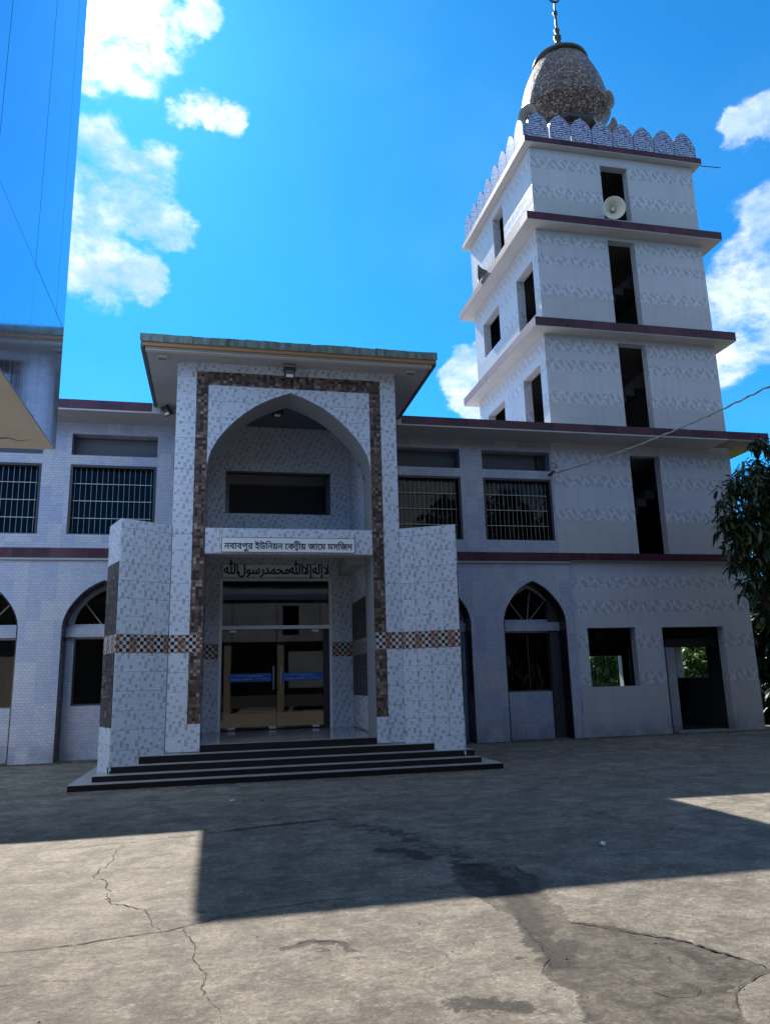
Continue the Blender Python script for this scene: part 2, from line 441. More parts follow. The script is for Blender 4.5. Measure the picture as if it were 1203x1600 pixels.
def leaf_mat(name, c1, c2, transl=0.35):
    mt, t = new_mat(name)
    n = t.noise(objn(t), 2.1, 4, 0.6)
    wn = t.n('ShaderNodeNewGeometry').outputs['Random Per Island']
    c = t.mix(t.math('ADD', t.math('MULTIPLY', n, 0.5), t.math('MULTIPLY', wn, 0.5)), c1, c2)
    p = t.n('ShaderNodeBsdfPrincipled', {'Base Color': c, 'Roughness': 0.42})
    tr = t.n('ShaderNodeBsdfTranslucent', {0: c})
    mx = t.n('ShaderNodeMixShader', {0: transl, 1: p.outputs[0], 2: tr.outputs[0]})
    t.n('ShaderNodeOutputMaterial', {0: mx.outputs[0]})
    return mt


M['mango_leaf'] = leaf_mat('mango_leaf', (0.014, 0.030, 0.010), (0.040, 0.070, 0.018), 0.2)
M['bright_leaf'] = leaf_mat('bright_leaf', (0.06, 0.13, 0.02), (0.13, 0.24, 0.035), 0.5)


def glass_mat(name, tint=(0.55, 0.6, 0.62), ior=1.5, extra=0.0):
    mt, t = new_mat(name)
    lw = t.n('ShaderNodeFresnel', {'IOR': ior}).outputs[0]
    f = t.math('ADD', lw, extra, clamp=True)
    n = t.noise(objn(t), 1.3, 3, 0.5)
    b = t.n('ShaderNodeBump', {'Height': n, 'Distance': 0.0006, 'Strength': 0.5})
    tr = t.n('ShaderNodeBsdfTransparent', {0: tuple(tint) + (1,)})
    gl = t.n('ShaderNodeBsdfGlossy', {0: (0.95, 0.95, 0.95, 1), 'Roughness': 0.015, 'Normal': b.outputs[0]})
    mx = t.n('ShaderNodeMixShader', {0: f, 1: tr.outputs[0], 2: gl.outputs[0]})
    t.n('ShaderNodeOutputMaterial', {0: mx.outputs[0]})
    return mt


M['glass'] = glass_mat('window_glass', (0.34, 0.35, 0.36), 1.26, 0.0)
M['door_glass'] = glass_mat('door_glass', (0.40, 0.42, 0.43), 1.5, 0.035)


def cladding_mat():
    mt, t = new_mat('mirror_blue_cladding')
    v = objn(t)
    n = t.noise(v, 0.35, 2, 0.5)
    b = t.n('ShaderNodeBump', {'Height': n, 'Distance': 0.02, 'Strength': 0.25})
    st = t.noise(t.n('ShaderNodeVectorMath', {0: v, 1: (1, 9, 0.3)}, operation='MULTIPLY').outputs[0], 1.4, 5, 0.6)
    p = t.n('ShaderNodeBsdfPrincipled', {'Base Color': (0.42, 0.62, 0.92, 1), 'Metallic': 1.0, 'Roughness': 0.07, 'Normal': b.outputs[0]})
    t.t.links.new(t.rng(st, 0.42, 0.62, 0.05, 0.13), p.inputs['Roughness'])
    t.n('ShaderNodeOutputMaterial', {0: p.outputs[0]})
    return mt


M['cladding'] = cladding_mat()


def ground_mat():
    mt, t = new_mat('worn_concrete_yard')
    v = objn(t)
    a = t.n('ShaderNodeAttribute', attribute_name='patch').outputs['Fac']
    a2 = t.n('ShaderNodeAttribute', attribute_name='stain').outputs['Fac']
    big = t.noise(v, 0.42, 6, 0.6, 0.5)
    mid = t.noise(v, 1.9, 8, 0.68, 0.6)
    fine = t.noise(v, 16, 7, 0.7)
    grit = t.noise(v, 110, 3, 0.6)
    base = t.mix(t.rng(mid, 0.42, 0.58), (0.090, 0.077, 0.062), (0.157, 0.138, 0.112))
    base = t.mix(t.rng(big, 0.46, 0.62, 0, 0.40), base, (0.076, 0.066, 0.055))
    scuff = t.noise(v, 5.2, 9, 0.74, 1.2)
    base = t.mix(t.rng(scuff, 0.54, 0.63, 0, 0.60), base, (0.194, 0.175, 0.144))
    base = t.mix(t.rng(scuff, 0.37, 0.45, 0.50, 0.0), base, (0.053, 0.046, 0.037))
    blot = t.noise(v, 1.15, 10, 0.78, 0.8)
    base = t.mix(t.rng(blot, 0.565, 0.66, 0, 0.62), base, (0.052, 0.044, 0.036))
    base = t.mix(t.rng(fine, 0.36, 0.46, 0.55, 0.0), base, (0.052, 0.045, 0.037))
    base = t.mix(t.rng(fine, 0.55, 0.63, 0, 0.45), base, (0.202, 0.182, 0.150))
    # trowel and tyre drag marks
    dr = t.n('ShaderNodeMapping', {'Vector': v, 'Rotation': (0, 0, R(-14)), 'Scale': (0.9, 6.5, 1)})
    drn = t.noise(dr.outputs[0], 1.6, 8, 0.74, 0.4)
    base = t.mix(t.rng(drn, 0.55, 0.66, 0, 0.40), base, (0.185, 0.168, 0.139))
    base = t.mix(t.rng(drn, 0.35, 0.45, 0.35, 0.0), base, (0.060, 0.052, 0.043))
    pe = t.math('ADD', a, t.math('MULTIPLY', t.math('SUBTRACT', t.noise(v, 5.5, 8, 0.72), 0.5), 1.1))
    pm = t.rng(pe, 0.40, 0.58, 0, 1, True)
    pc = t.mix(t.rng(t.noise(v, 6, 8, 0.78, 0.6), 0.40, 0.64), (0.020, 0.016, 0.013), (0.092, 0.078, 0.061))
    base = t.mix(t.math('MULTIPLY', pm, 0.85), base, pc)
    se = t.math('ADD', a2, t.math('MULTIPLY', t.math('SUBTRACT', t.noise(v, 6.5, 9, 0.76, 0.5), 0.5), 2.2))
    base = t.mix(t.rng(se, 0.42, 0.66, 0, 0.88, True), base, (0.022, 0.018, 0.015))
    base = t.mix(t.rng(grit, 0.62, 0.72, 0, 0.35), base, (0.038, 0.033, 0.028))
    g1 = t.rng(t.noise(v, 26, 9, 0.82, 0.3), 0.38, 0.62, 0.80, 1.50)
    g2 = t.rng(t.noise(v, 3.3, 10, 0.80, 0.9), 0.42, 0.58, 0.95, 1.38)
    g3 = t.rng(t.noise(v, 75, 5, 0.75), 0.40, 0.60, 0.84, 1.18)
    gm = t.math('MULTIPLY', t.math('MULTIPLY', g1, g2), g3)
    sc_ = t.n('ShaderNodeVectorMath', {0: base}, operation='SCALE')
    t.t.links.new(gm, sc_.inputs['Scale'])
    pit = t.n('ShaderNodeTexVoronoi', {'Vector': v, 'Scale': 21.0, 'Randomness': 1.0}, feature='F1').outputs['Distance']
    base = t.mix(t.math('MULTIPLY', t.rng(pit, 0.05, 0.16, 1.0, 0.0), t.rng(t.noise(v, 1.6, 4, 0.6), 0.50, 0.62, 0, 0.75)), sc_.outputs[0], (0.035, 0.030, 0.025))
    fl_ = t.n('ShaderNodeTexVoronoi', {'Vector': v, 'Scale': 8.0, 'Randomness': 1.0}, feature='F1')
    rnd_ = t.n('ShaderNodeSeparateColor', {0: fl_.outputs['Color']})
    fd = t.math('ADD', fl_.outputs['Distance'], t.math('MULTIPLY', t.math('SUBTRACT', fine, 0.5), 0.25))
    spk = t.math('MULTIPLY', t.rng(fd, 0.05, 0.11, 1.0, 0.0), t.math('GREATER_THAN', rnd_.outputs[0], 0.72))
    base = t.mix(t.math('MULTIPLY', spk, 0.7), base, (0.045, 0.038, 0.032))
    spl = t.math('MULTIPLY', t.rng(fd, 0.04, 0.14, 1.0, 0.0), t.math('LESS_THAN', rnd_.outputs[0], 0.22))
    base = t.mix(t.math('MULTIPLY', spl, 0.55), base, (0.27, 0.25, 0.215))
    h = t.math('ADD', t.math('MULTIPLY', mid, 0.9), t.math('ADD', t.math('MULTIPLY', fine, 0.35), t.math('MULTIPLY', grit, 0.10)))
    h = t.math('SUBTRACT', h, t.math('MULTIPLY', pm, 0.4))
    return finish(mt, t, base, t.rng(fine, 0.3, 0.7, 0.62, 0.9), t.math('ADD', h, t.math('MULTIPLY', g1, 0.25)), 0.022, 0.3)


M['ground'] = ground_mat()
M['crack'] = plain('crack_dirt', (0.030, 0.025, 0.021), 0.95, 0.4, 12)


# ------------------------------------------------------------------ geometry helpers
class MB:
    """collects faces and links them as ONE mesh; UV in metres by box projection"""
    def __init__(self):
        self.v, self.f = [], []

    def add(self, vs, fs):
        k = len(self.v)
        self.v += [tuple(p) for p in vs]
        self.f += [tuple(i + k for i in f) for f in fs]
        return self

    def box(self, x0, x1, y0, y1, z0, z1):
        return self.add([(x0, y0, z0), (x1, y0, z0), (x1, y1, z0), (x0, y1, z0), (x0, y0, z1), (x1, y0, z1), (x1, y1, z1), (x0, y1, z1)],
                        [(3, 2, 1, 0), (4, 5, 6, 7), (0, 1, 5, 4), (1, 2, 6, 5), (2, 3, 7, 6), (3, 0, 4, 7)])

    def prism(self, pts, z0, z1):
        """vertical prism over a counter-clockwise plan polygon"""
        n = len(pts)
        return self.add([(x, y, z0) for x, y in pts] + [(x, y, z1) for x, y in pts],
                        [tuple(reversed(range(n))), tuple(range(n, 2 * n))] + [(i, (i + 1) % n, n + (i + 1) % n, n + i) for i in range(n)])

    def plate(self, pts, y0, y1, axis='y'):
        """prism of an (x, z) outline between two depths"""
        n = len(pts)
        f3 = (lambda a, b, d: (a, d, b)) if axis == 'y' else (lambda a, b, d: (d, a, b))
        return self.add([f3(a, b, y0) for a, b in pts] + [f3(a, b, y1) for a, b in pts],
                        [tuple(range(n)), tuple(reversed(range(n, 2 * n)))] + [(i, n + i, n + (i + 1) % n, (i + 1) % n) for i in range(n)])

    def lathe(self, prof, cx=0, cy=0, seg=24, phase=0.0, cap=True):
        vs, fs = [], []
        for r, z in prof:
            for i in range(seg):
                a = 2 * math.pi * i / seg + phase
                vs.append((cx + r * math.cos(a), cy + r * math.sin(a), z))
        for j in range(len(prof) - 1):
            for i in range(seg):
                i2 = (i + 1) % seg
                fs.append((j * seg + i, j * seg + i2, (j + 1) * seg + i2, (j + 1) * seg + i))
        if cap:
            fs.append(tuple(reversed(range(seg))))
            fs.append(tuple((len(prof) - 1) * seg + i for i in range(seg)))
        return self.add(vs, fs)

    def tube(self, pts, r, seg=6):
        pts = [Vector(p) for p in pts]
        rs = r if isinstance(r, (list, tuple)) else [r] * len(pts)
        vs, fs = [], []
        for k, p in enumerate(pts):
            d = (pts[min(k + 1, len(pts) - 1)] - pts[max(k - 1, 0)]).normalized()
            s = d.cross(Vector((0, 0, 1)))
            s = s.normalized() if s.length > 1e-3 else Vector((1, 0, 0))
            u = s.cross(d)
            for i in range(seg):
                a = 2 * math.pi * i / seg
                vs.append(p + (s * math.cos(a) + u * math.sin(a)) * rs[k])
        for k in range(len(pts) - 1):
            for i in range(seg):
                i2 = (i + 1) % seg
                fs.append((k * seg + i, k * seg + i2, (k + 1) * seg + i2, (k + 1) * seg + i))
        fs.append(tuple(reversed(range(seg))))
        fs.append(tuple((len(pts) - 1) * seg + i for i in range(seg)))
        return self.add(vs, fs)

    def build(self, name, mat, parent=None, smooth=False, world=True, bevel=0.0):
        me = bpy.data.meshes.new(name)
        me.from_pydata(self.v, [], self.f)
        if bevel:
            bm = bmesh.new()
            bm.from_mesh(me)
            bmesh.ops.remove_doubles(bm, verts=bm.verts, dist=1e-5)
            bmesh.ops.bevel(bm, geom=[e for e in bm.edges if e.calc_face_angle(0) > 0.6], offset=bevel, segments=1, affect='EDGES')
            bm.to_mesh(me)
            bm.free()
        box_uv(me)
        me.materials.append(M[mat] if isinstance(mat, str) else mat)
        if smooth:
            me.shade_smooth()
        o = bpy.data.objects.new(name, me)
        COL.objects.link(o)
        if parent is not None:
            attach(o, parent, world)
        return o


def box_uv(me):
    uvl = me.uv_layers.new(name='UVMap')
    n = len(me.loops)
    if n == 0:
        return
    co = np.empty(len(me.vertices) * 3)
    me.vertices.foreach_get('co', co)
    co = co.reshape(-1, 3)
    li = np.empty(n, dtype=np.int32)
    me.loops.foreach_get('vertex_index', li)
    nf = len(me.polygons)
    no = np.empty(nf * 3)
    me.polygons.foreach_get('normal', no)
    no = np.abs(no.reshape(-1, 3))
    tot = np.empty(nf, dtype=np.int32)
    me.polygons.foreach_get('loop_total', tot)
    ax = np.repeat(no.argmax(1), tot)
    P = co[li]
    uv = np.where(ax[:, None] == 1, P[:, [0, 2]], np.where(ax[:, None] == 0, P[:, [1, 2]], P[:, [0, 1]]))
    uvl.data.foreach_set('uv', uv.astype(np.float32).ravel())


def root_of(o):
    while o.parent:
        o = o.parent
    return o


def attach(o, parent, world=True):
    """parent o; with world=True its mesh was written in scene coordinates"""
    o.parent = parent
    if world and parent.parent is None and parent.type == 'EMPTY':
        o.location = -Vector(parent.location)


def thing(name, label, cat, loc=(0, 0, 0), rz=0.0, group=None):
    o = bpy.data.objects.new(name, None)
    o.empty_display_size = 0.2
    o.location = loc
    o.rotation_euler = (0, 0, rz)
    COL.objects.link(o)
    o['label'] = label
    o['category'] = cat
    if group:
        o['group'] = group
    return o


def tag(o, label, cat, group=None):
    o['label'] = label
    o['category'] = cat
    if group:
        o['group'] = group
    return o


def share(src, name, parent, dx=(0, 0, 0)):
    """copy of a part that shares its mesh"""
    o = src.copy()
    o.name = name
    COL.objects.link(o)
    o.parent = parent
    o.location = Vector(src.location) + Vector(dx)
    return o


def cdt_mesh(outer, holes):
    """triangles of a planar outline with holes"""
    pts, edges = [], []
    for loop in [outer] + holes:
        k = len(pts)
        pts += [Vector(p) for p in loop]
        edges += [(k + i, k + (i + 1) % len(loop)) for i in range(len(loop))]
    V, E, F, _, _, _ = delaunay_2d_cdt(pts, edges, [], 0, 1e-6)

    def inside(p, loop):
        c = False
        for i in range(len(loop)):
            (x1, y1), (x2, y2) = loop[i], loop[i - 1]
            if (y1 > p[1]) != (y2 > p[1]) and p[0] < (x2 - x1) * (p[1] - y1) / (y2 - y1) + x1:
                c = not c
        return c
    out = []
    for f in F:
        c = sum((V[i] for i in f), Vector((0, 0))) / len(f)
        if inside(c, outer) and not any(inside(c, h) for h in holes):
            out.append(tuple(f))
    return V, out


def wall(name, outer, holes, d0, d1, mat, parent, axis='y', inner=None):
    """solid wall panel with real openings; outline in (u, z), thickness d0..d1 along the other axis"""
    V, F = cdt_mesh(outer, holes)
    mb = MB()
    f3 = (lambda a, b, d: (a, d, b)) if axis == 'y' else (lambda a, b, d: (d, a, b))
    mb.add([f3(p[0], p[1], d0) for p in V], [tuple(f) for f in F])
    mb.add([f3(p[0], p[1], d1) for p in V], [tuple(reversed(f)) for f in F])
    for loop in [outer] + holes:
        n = len(loop)
        mb.add([f3(p[0], p[1], d0) for p in loop] + [f3(p[0], p[1], d1) for p in loop], [(i, n + i, n + (i + 1) % n, (i + 1) % n) for i in range(n)])
    o = mb.build(name, mat, parent)
    bm = bmesh.new()
    bm.from_mesh(o.data)
    bmesh.ops.remove_doubles(bm, verts=bm.verts, dist=1e-5)
    bmesh.ops.recalc_face_normals(bm, faces=bm.faces)
    if inner:
        o.data.materials.append(M[inner[0]])
        ai = 1 if axis == 'y' else 0
        for f in bm.faces:
            if all(abs(v.co[ai] - inner[1]) < 1e-4 for v in f.verts):
                f.material_index = 1
    bm.to_mesh(o.data)
    bm.free()
    return o


def rect(x0, x1, z0, z1):
    return [(x0, z0), (x1, z0), (x1, z1), (x0, z1)]


APTS = [(0, 0), (0.012, 0.09), (0.05, 0.205), (0.11, 0.33), (0.2, 0.455), (0.32, 0.59), (0.45, 0.71), (0.6, 0.82), (0.75, 0.90), (0.88, 0.955), (1, 1)]


def arch_frac(t):
    return float(np.interp(t, [p[0] for p in APTS], [p[1] for p in APTS]))


def arch_pts(x0, x1, zs, za, n=14, off=0.0):
    """pointed arch from (x1, zs) over the apex to (x0, zs)"""
    c, h = (x0 + x1) / 2, (x1 - x0) / 2
    ts = [math.sin(i / n * math.pi / 2) ** 2 * 0.35 + 0.65 * (i / n) ** 1.4 for i in range(n + 1)]
    lft = [(x0 + h * t, zs + (za - zs) * arch_frac(t)) for t in ts]
    rgt = [(x1 - h * t, z) for (t, (_, z)) in zip(ts, lft)]
    return rgt + list(reversed(lft))[1:]


def arch_opening(x0, x1, z0, zs, za):
    return [(x0, z0), (x1, z0)] + arch_pts(x0, x1, zs, za)


GAP = 0.0022


def tile_obj(poly, mat, parent, place, thick=0.009, name='tile'):
    """one ceramic tile: an outline in facing coordinates (u, z), edges eased, set on its wall through place(u, z, proud)"""
    n = len(poly)
    c = (sum(p[0] for p in poly) / n, sum(p[1] for p in poly) / n)
    w_ = max(p[0] for p in poly) - min(p[0] for p in poly)
    h_ = max(p[1] for p in poly) - min(p[1] for p in poly)
    if w_ < 0.02 or h_ < 0.02:
        return None
    sx, sz = 1 - GAP / w_, 1 - GAP / h_
    ta, tb = random.gauss(0, 0.0035), random.gauss(0, 0.0035)
    pr = random.uniform(-0.0008, 0.0008)
    back = [(c[0] + (u - c[0]) * sx, c[1] + (z - c[1]) * sz) for u, z in poly]
    front = [(c[0] + (u - c[0]) * (sx - 0.004 / w_), c[1] + (z - c[1]) * (sz - 0.004 / h_)) for u, z in poly]
    vs = [place(u, z, 0.0) for u, z in back] + [place(u, z, thick + pr + (u - c[0]) * ta + (z - c[1]) * tb) for u, z in front]
    fs = [tuple(n + i for i in range(n))] + [(i, (i + 1) % n, n + (i + 1) % n, n + i) for i in range(n)]
    me = bpy.data.meshes.new(name)
    me.from_pydata(vs, [], fs)
    uvl = me.uv_layers.new(name='UVMap')
    allp = back + front
    li = np.empty(len(me.loops), dtype=np.int32)
    me.loops.foreach_get('vertex_index', li)
    uvl.data.foreach_set('uv', np.array([allp[i] for i in li], dtype=np.float32).ravel())
    me.materials.append(M[mat])
    o = bpy.data.objects.new(name, me)
    COL.objects.link(o)
    attach(o, parent)
    return o


def front_face(y):
    return lambda u, z, p: (u, y - p, z)


def splits(a, b, step):
    n = max(1, round((b - a) / step))
    return [a + (b - a) * i / n for i in range(n + 1)]


def tile_rect(x0, x1, zs, mat, parent, place, step=0.26):
    """rows of tiles between the levels zs; mat may be a function of the row's middle height"""
    xs = splits(x0, x1, step)
    for a, b in zip(zs, zs[1:]):
        mt = mat((a + b) / 2) if callable(mat) else mat
        for c, d in zip(xs, xs[1:]):
            tile_obj(rect(c, d, a, b), mt, parent, place)


def rows(*marks, step=0.325):
    out = []
    for a, b in zip(marks, marks[1:]):
        out += splits(a, b, step)[:-1]
    return out + [marks[-1]]


def text_mesh(chars, size, mat, name, parent, y, x0, x1, zbase, thick=0.004, bold=0.010):
    """lettering as raised flat shapes: chars = list of (string, dx, dz, scale); fitted between x0 and x1"""
    loops_all, pen, xmin, xmax = [], 0.0, 1e9, -1e9
    for s, dx, dz, scl, adv in chars:
        cu = bpy.data.curves.new('letters', 'FONT')
        cu.body = s
        cu.size = 1.0
        cu.resolution_u = 2
        cu.fill_mode = 'NONE'
        to = bpy.data.objects.new('letters', cu)
        COL.objects.link(to)
        bpy.context.view_layer.update()
        dg = bpy.context.evaluated_depsgraph_get()
        me = to.evaluated_get(dg).to_mesh()
        # follow edges into loops
        nxt = {}
        for e in me.edges:
            a, b = e.vertices
            nxt.setdefault(a, []).append(b)
            nxt.setdefault(b, []).append(a)
        seen, loops = set(), []
        vsx = [tuple(v.co[:2]) for v in me.vertices]
        order = {i: i for i in range(len(vsx))}
        for s0 in sorted(nxt):
            if s0 in seen:
                continue
            lp, cur, prev = [], s0, None
            while cur not in seen:
                seen.add(cur)
                lp.append(cur)
                cand = [k for k in nxt[cur] if k not in seen]
                if not cand:
                    break
                cand.sort(key=lambda k: abs(k - cur))
                cur = cand[0]
            # keep the direction in which indices rise
            if len(lp) > 2:
                if sum(1 for a, b in zip(lp, lp[1:]) if b > a) < len(lp) / 2:
                    lp.reverse()
                loops.append([vsx[i] for i in lp])
        wid = adv if adv is not None else (max((p[0] for l in loops for p in l), default=0.3))
        for l in loops:
            loops_all.append([(pen + dx + p[0] * scl, dz + p[1] * scl) for p in l])
        pen += wid * scl if adv is None else adv
        to.to_mesh_clear() if False else None
        bpy.data.objects.remove(to)
        bpy.data.curves.remove(cu)
    xs = [p[0] for l in loops_all for p in l]
    k = (x1 - x0) / (max(xs) - min(xs))
    mn = min(xs)
    L = [[(x0 + (p[0] - mn) * k, zbase + p[1] * k * size) for p in l] for l in loops_all]
    # thicken the strokes: a small quad along every outline edge, turned the same way as the outer outlines
    area = sum(l[i - 1][0] * l[i][1] - l[i][0] * l[i - 1][1] for l in L for i in range(len(l)))
    sgn = 1 if area > 0 else -1
    extra = []
    for l in L:
        for i in range(len(l)):
            (ax, az), (bx, bz) = l[i - 1], l[i]
            d = Vector((bx - ax, bz - az))
            if d.length < 1e-5:
                continue
            d.normalize()
            o_ = Vector((-d.y, d.x)) * bold * 0.5
            e_ = d * bold * 0.3
            q = [(ax - e_.x - o_.x, az - e_.y - o_.y), (bx + e_.x - o_.x, bz + e_.y - o_.y), (bx + e_.x + o_.x, bz + e_.y + o_.y), (ax - e_.x + o_.x, az - e_.y + o_.y)]
            extra.append(q if sgn > 0 else q[::-1])
    L += extra
    mb = MB()
    # union of overlapping outlines, glyph group by glyph group, by winding number
    pts, edges = [], []
    for l in L:
        k0 = len(pts)
        pts += [Vector(p) for p in l]
        edges += [(k0 + i, k0 + (i + 1) % len(l)) for i in range(len(l))]
    V, E_, F, _, _, _ = delaunay_2d_cdt(pts, edges, [], 0, 1e-6)

    seg = np.array([(l[i - 1][0], l[i - 1][1], l[i][0], l[i][1]) for l in L for i in range(len(l))])
    keep = []
    for f in F:
        c = sum((V[i] for i in f), Vector((0, 0))) / len(f)
        ax, az, bx, bz = seg.T
        cr_ = (bx - ax) * (c[1] - az) - (c[0] - ax) * (bz - az)
        wn = np.sum((az <= c[1]) & (bz > c[1]) & (cr_ > 0)) - np.sum((bz <= c[1]) & (az > c[1]) & (cr_ < 0))
        if wn != 0:
            keep.append(tuple(f))
    mb.add([(p[0], y - thick, p[1]) for p in V], keep)
    cnt = {}
    for f in keep:
        for i in range(len(f)):
            cnt.setdefault(tuple(sorted((f[i - 1], f[i]))), []).append((f[i - 1], f[i]))
    n = len(V)
    k = len(mb.v)
    mb.v += [(p[0], y, p[1]) for p in V]
    for e, lst in cnt.items():
        if len(lst) == 1:
            a, b = lst[0]
            mb.f.append((b, a, k + a, k + b))
    return mb.build(name, mat, parent)


# ------------------------------------------------------------------ the yard
def ground_z(x, y):
    t = np.clip((y - 13.3) / 5.0, 0, 1)
    return 0.09 * t * t * (3 - 2 * t)


def seg_dist(px, py, pl):
    d = np.full(px.shape, 1e9)
    for (ax, ay), (bx, by) in zip(pl, pl[1:]):
        vx, vy = bx - ax, by - ay
        t = np.clip(((px - ax) * vx + (py - ay) * vy) / (vx * vx + vy * vy + 1e-12), 0, 1)
        d = np.minimum(d, np.hypot(px - ax - t * vx, py - ay - t * vy))
    return d


def poly_sd(px, py, poly):
    d = seg_dist(px, py, poly + [poly[0]])
    ins = np.zeros(px.shape, bool)
    for i in range(len(poly)):
        (x1, y1), (x2, y2) = poly[i], poly[i - 1]
        c = ((y1 > py) != (y2 > py)) & (px < (x2 - x1) * (py - y1) / (y2 - y1 + 1e-12) + x1)
        ins ^= c
    return np.where(ins, d, -d)


PATCH = [(2.10, 6.95), (2.30, 6.90), (2.55, 6.72), (2.62, 6.35), (2.50, 6.0), (2.44, 5.72), (2.38, 5.35), (2.34, 5.14), (2.55, 4.98), (2.72, 4.72), (2.90, 4.44), (2.985, 4.03),
         (2.75, 3.92), (2.58, 3.80), (2.45, 3.5), (2.2, 3.3), (1.95, 3.5), (1.75, 3.72), (1.85, 4.05), (1.80, 4.35), (1.95, 4.55), (1.98, 4.95), (2.05, 5.3), (1.98, 5.65), (1.92, 6.1), (1.95, 6.55)]
STAINS = [((0.66, 5.12), 0.13, 0.09), ((0.86, 4.92), 0.10, 0.05), ((2.25, 6.62), 0.34, 0.3), ((1.78, 7.62), 0.22, 0.25), ((2.22, 5.9), 0.16, 0.45), ((2.10, 5.35), 0.12, 0.3),
          ((2.15, 4.75), 0.16, 0.25), ((1.40, 4.05), 0.22, 0.12), ((2.75, 4.35), 0.09, 0.25), ((4.2, 8.8), 0.8, 0.3), ((2.9, 9.8), 1.0, 0.4), ((0.9, 11.5), 1.3, 0.5), ((1.75, 4.62), 0.12, 0.05)]


def axis(segs):
    out = []
    for a, b, s in segs:
        out += list(np.arange(a, b - s * 0.5, s))
    return np.array(out + [segs[-1][1]])


gx = axis([(-1500, -300, 400), (-300, -60, 60), (-60, -12, 8), (-12, -4, 0.8), (-4, -1.6, 0.12), (-1.6, 4.2, 0.035), (4.2, 7, 0.14), (7, 18, 0.8), (18, 60, 7), (60, 300, 60), (300, 1500, 400)])
gy = axis([(-1500, -300, 400), (-300, -60, 60), (-60, -8, 8), (-8, 3, 0.6), (3, 7.6, 0.035), (7.6, 12, 0.10), (12, 20, 0.4), (20, 60, 5), (60, 300, 60), (300, 1500, 400)])
GX, GY = np.meshgrid(gx, gy)
sdp = poly_sd(GX, GY, PATCH)
patch = np.clip(0.5 + sdp * 5.0, 0, 1)
stain = np.zeros(GX.shape)
for (sx, sy), rx, ry in STAINS:
    q = np.sqrt(((GX - sx) / rx) ** 2 + ((GY - sy) / ry) ** 2)
    stain = np.maximum(stain, np.clip(1.35 - q, 0, 1) * (0.62 if rx < 0.5 else 0.40))
for pl, wd, val in (([(2.2, 6.85), (2.32, 6.3), (2.22, 5.75), (2.12, 5.3), (2.0, 4.9), (1.98, 4.5)], 0.16, 0.95), ([(1.6, 7.75), (1.85, 7.6), (1.9, 7.3)], 0.16, 0.9),
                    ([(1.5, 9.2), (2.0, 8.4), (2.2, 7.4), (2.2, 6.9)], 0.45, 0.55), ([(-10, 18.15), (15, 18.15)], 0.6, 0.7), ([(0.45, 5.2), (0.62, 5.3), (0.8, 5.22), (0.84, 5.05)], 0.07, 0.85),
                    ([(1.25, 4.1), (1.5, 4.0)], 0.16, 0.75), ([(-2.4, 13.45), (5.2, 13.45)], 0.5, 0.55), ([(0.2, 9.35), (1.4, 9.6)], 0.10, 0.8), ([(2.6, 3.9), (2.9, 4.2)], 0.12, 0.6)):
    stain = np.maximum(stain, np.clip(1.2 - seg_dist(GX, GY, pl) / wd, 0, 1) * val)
GZ = ground_z(GX, GY) - 0.014 * np.clip(sdp * 14 + 0.2, 0, 1) + 0.006 * np.sin(GX * 1.3 + 0.7) * np.sin(GY * 0.9) * np.clip((13 - GY) / 3, 0, 1) * (np.abs(GX) < 20)
nx, ny = len(gx), len(gy)
gv = np.stack([GX.ravel(), GY.ravel(), GZ.ravel()], 1)
idx = np.arange(nx * ny).reshape(ny, nx)
gf = np.stack([idx[:-1, :-1].ravel(), idx[:-1, 1:].ravel(), idx[1:, 1:].ravel(), idx[1:, :-1].ravel()], 1)
me = bpy.data.meshes.new('ground')
me.from_pydata(gv.tolist(), [], gf.tolist())
me.shade_smooth()
for nm, arr in (('patch', patch), ('stain', stain)):
    at = me.attributes.new(nm, 'FLOAT', 'POINT')
    at.data.foreach_set('value', arr.ravel().astype(np.float32))
me.materials.append(M['ground'])
ground = bpy.data.objects.new('ground', me)
COL.objects.link(ground)
ground['kind'] = 'structure'
ground['label'] = 'worn concrete yard with cracks and a broken patch'


def crack(pts, w0, w1, jit=0.03, step=0.035, seed=0):
    r_ = random.Random(seed)
    P = []
    for (a, b) in zip(pts, pts[1:]):
        a, b = Vector(a), Vector(b)
        n = max(1, int((b - a).length / step))
        for i in range(n):
            P.append(a.lerp(b, i / n))
    P.append(Vector(pts[-1]))
    off, Q = 0.0, []
    for i, p in enumerate(P):
        d = (P[min(i + 1, len(P) - 1)] - P[max(i - 1, 0)]).normalized()
        s = Vector((-d.y, d.x))
        off = off * 0.82 + r_.gauss(0, jit * 0.45)
        Q.append((p + s * off, s))
    mb = MB()
    vs = []
    for i, (p, s) in enumerate(Q):
        t = i / (len(Q) - 1)
        wd = 0.85 * (w0 + (w1 - w0) * t) * r_.uniform(0.3, 1.6) * min(1, 6 * t + 0.25, 6 * (1 - t) + 0.15)
        for sg in (-1, 1):
            q = p + s * wd * sg * 0.5
            vs.append((q.x, q.y, 0))
    pv = np.array(vs)
    z = ground_z(pv[:, 0], pv[:, 1]) + 0.006 * np.sin(pv[:, 0] * 1.3 + 0.7) * np.sin(pv[:, 1] * 0.9) * np.clip((13 - pv[:, 1]) / 3, 0, 1) + 0.004
    mb.add([(a[0], a[1], zz) for a, zz in zip(vs, z)], [(2 * i, 2 * i + 1, 2 * i + 3, 2 * i + 2) for i in range(len(Q) - 1)])
    o = mb.build('crack', 'crack', None)
    o.parent = ground
    return o


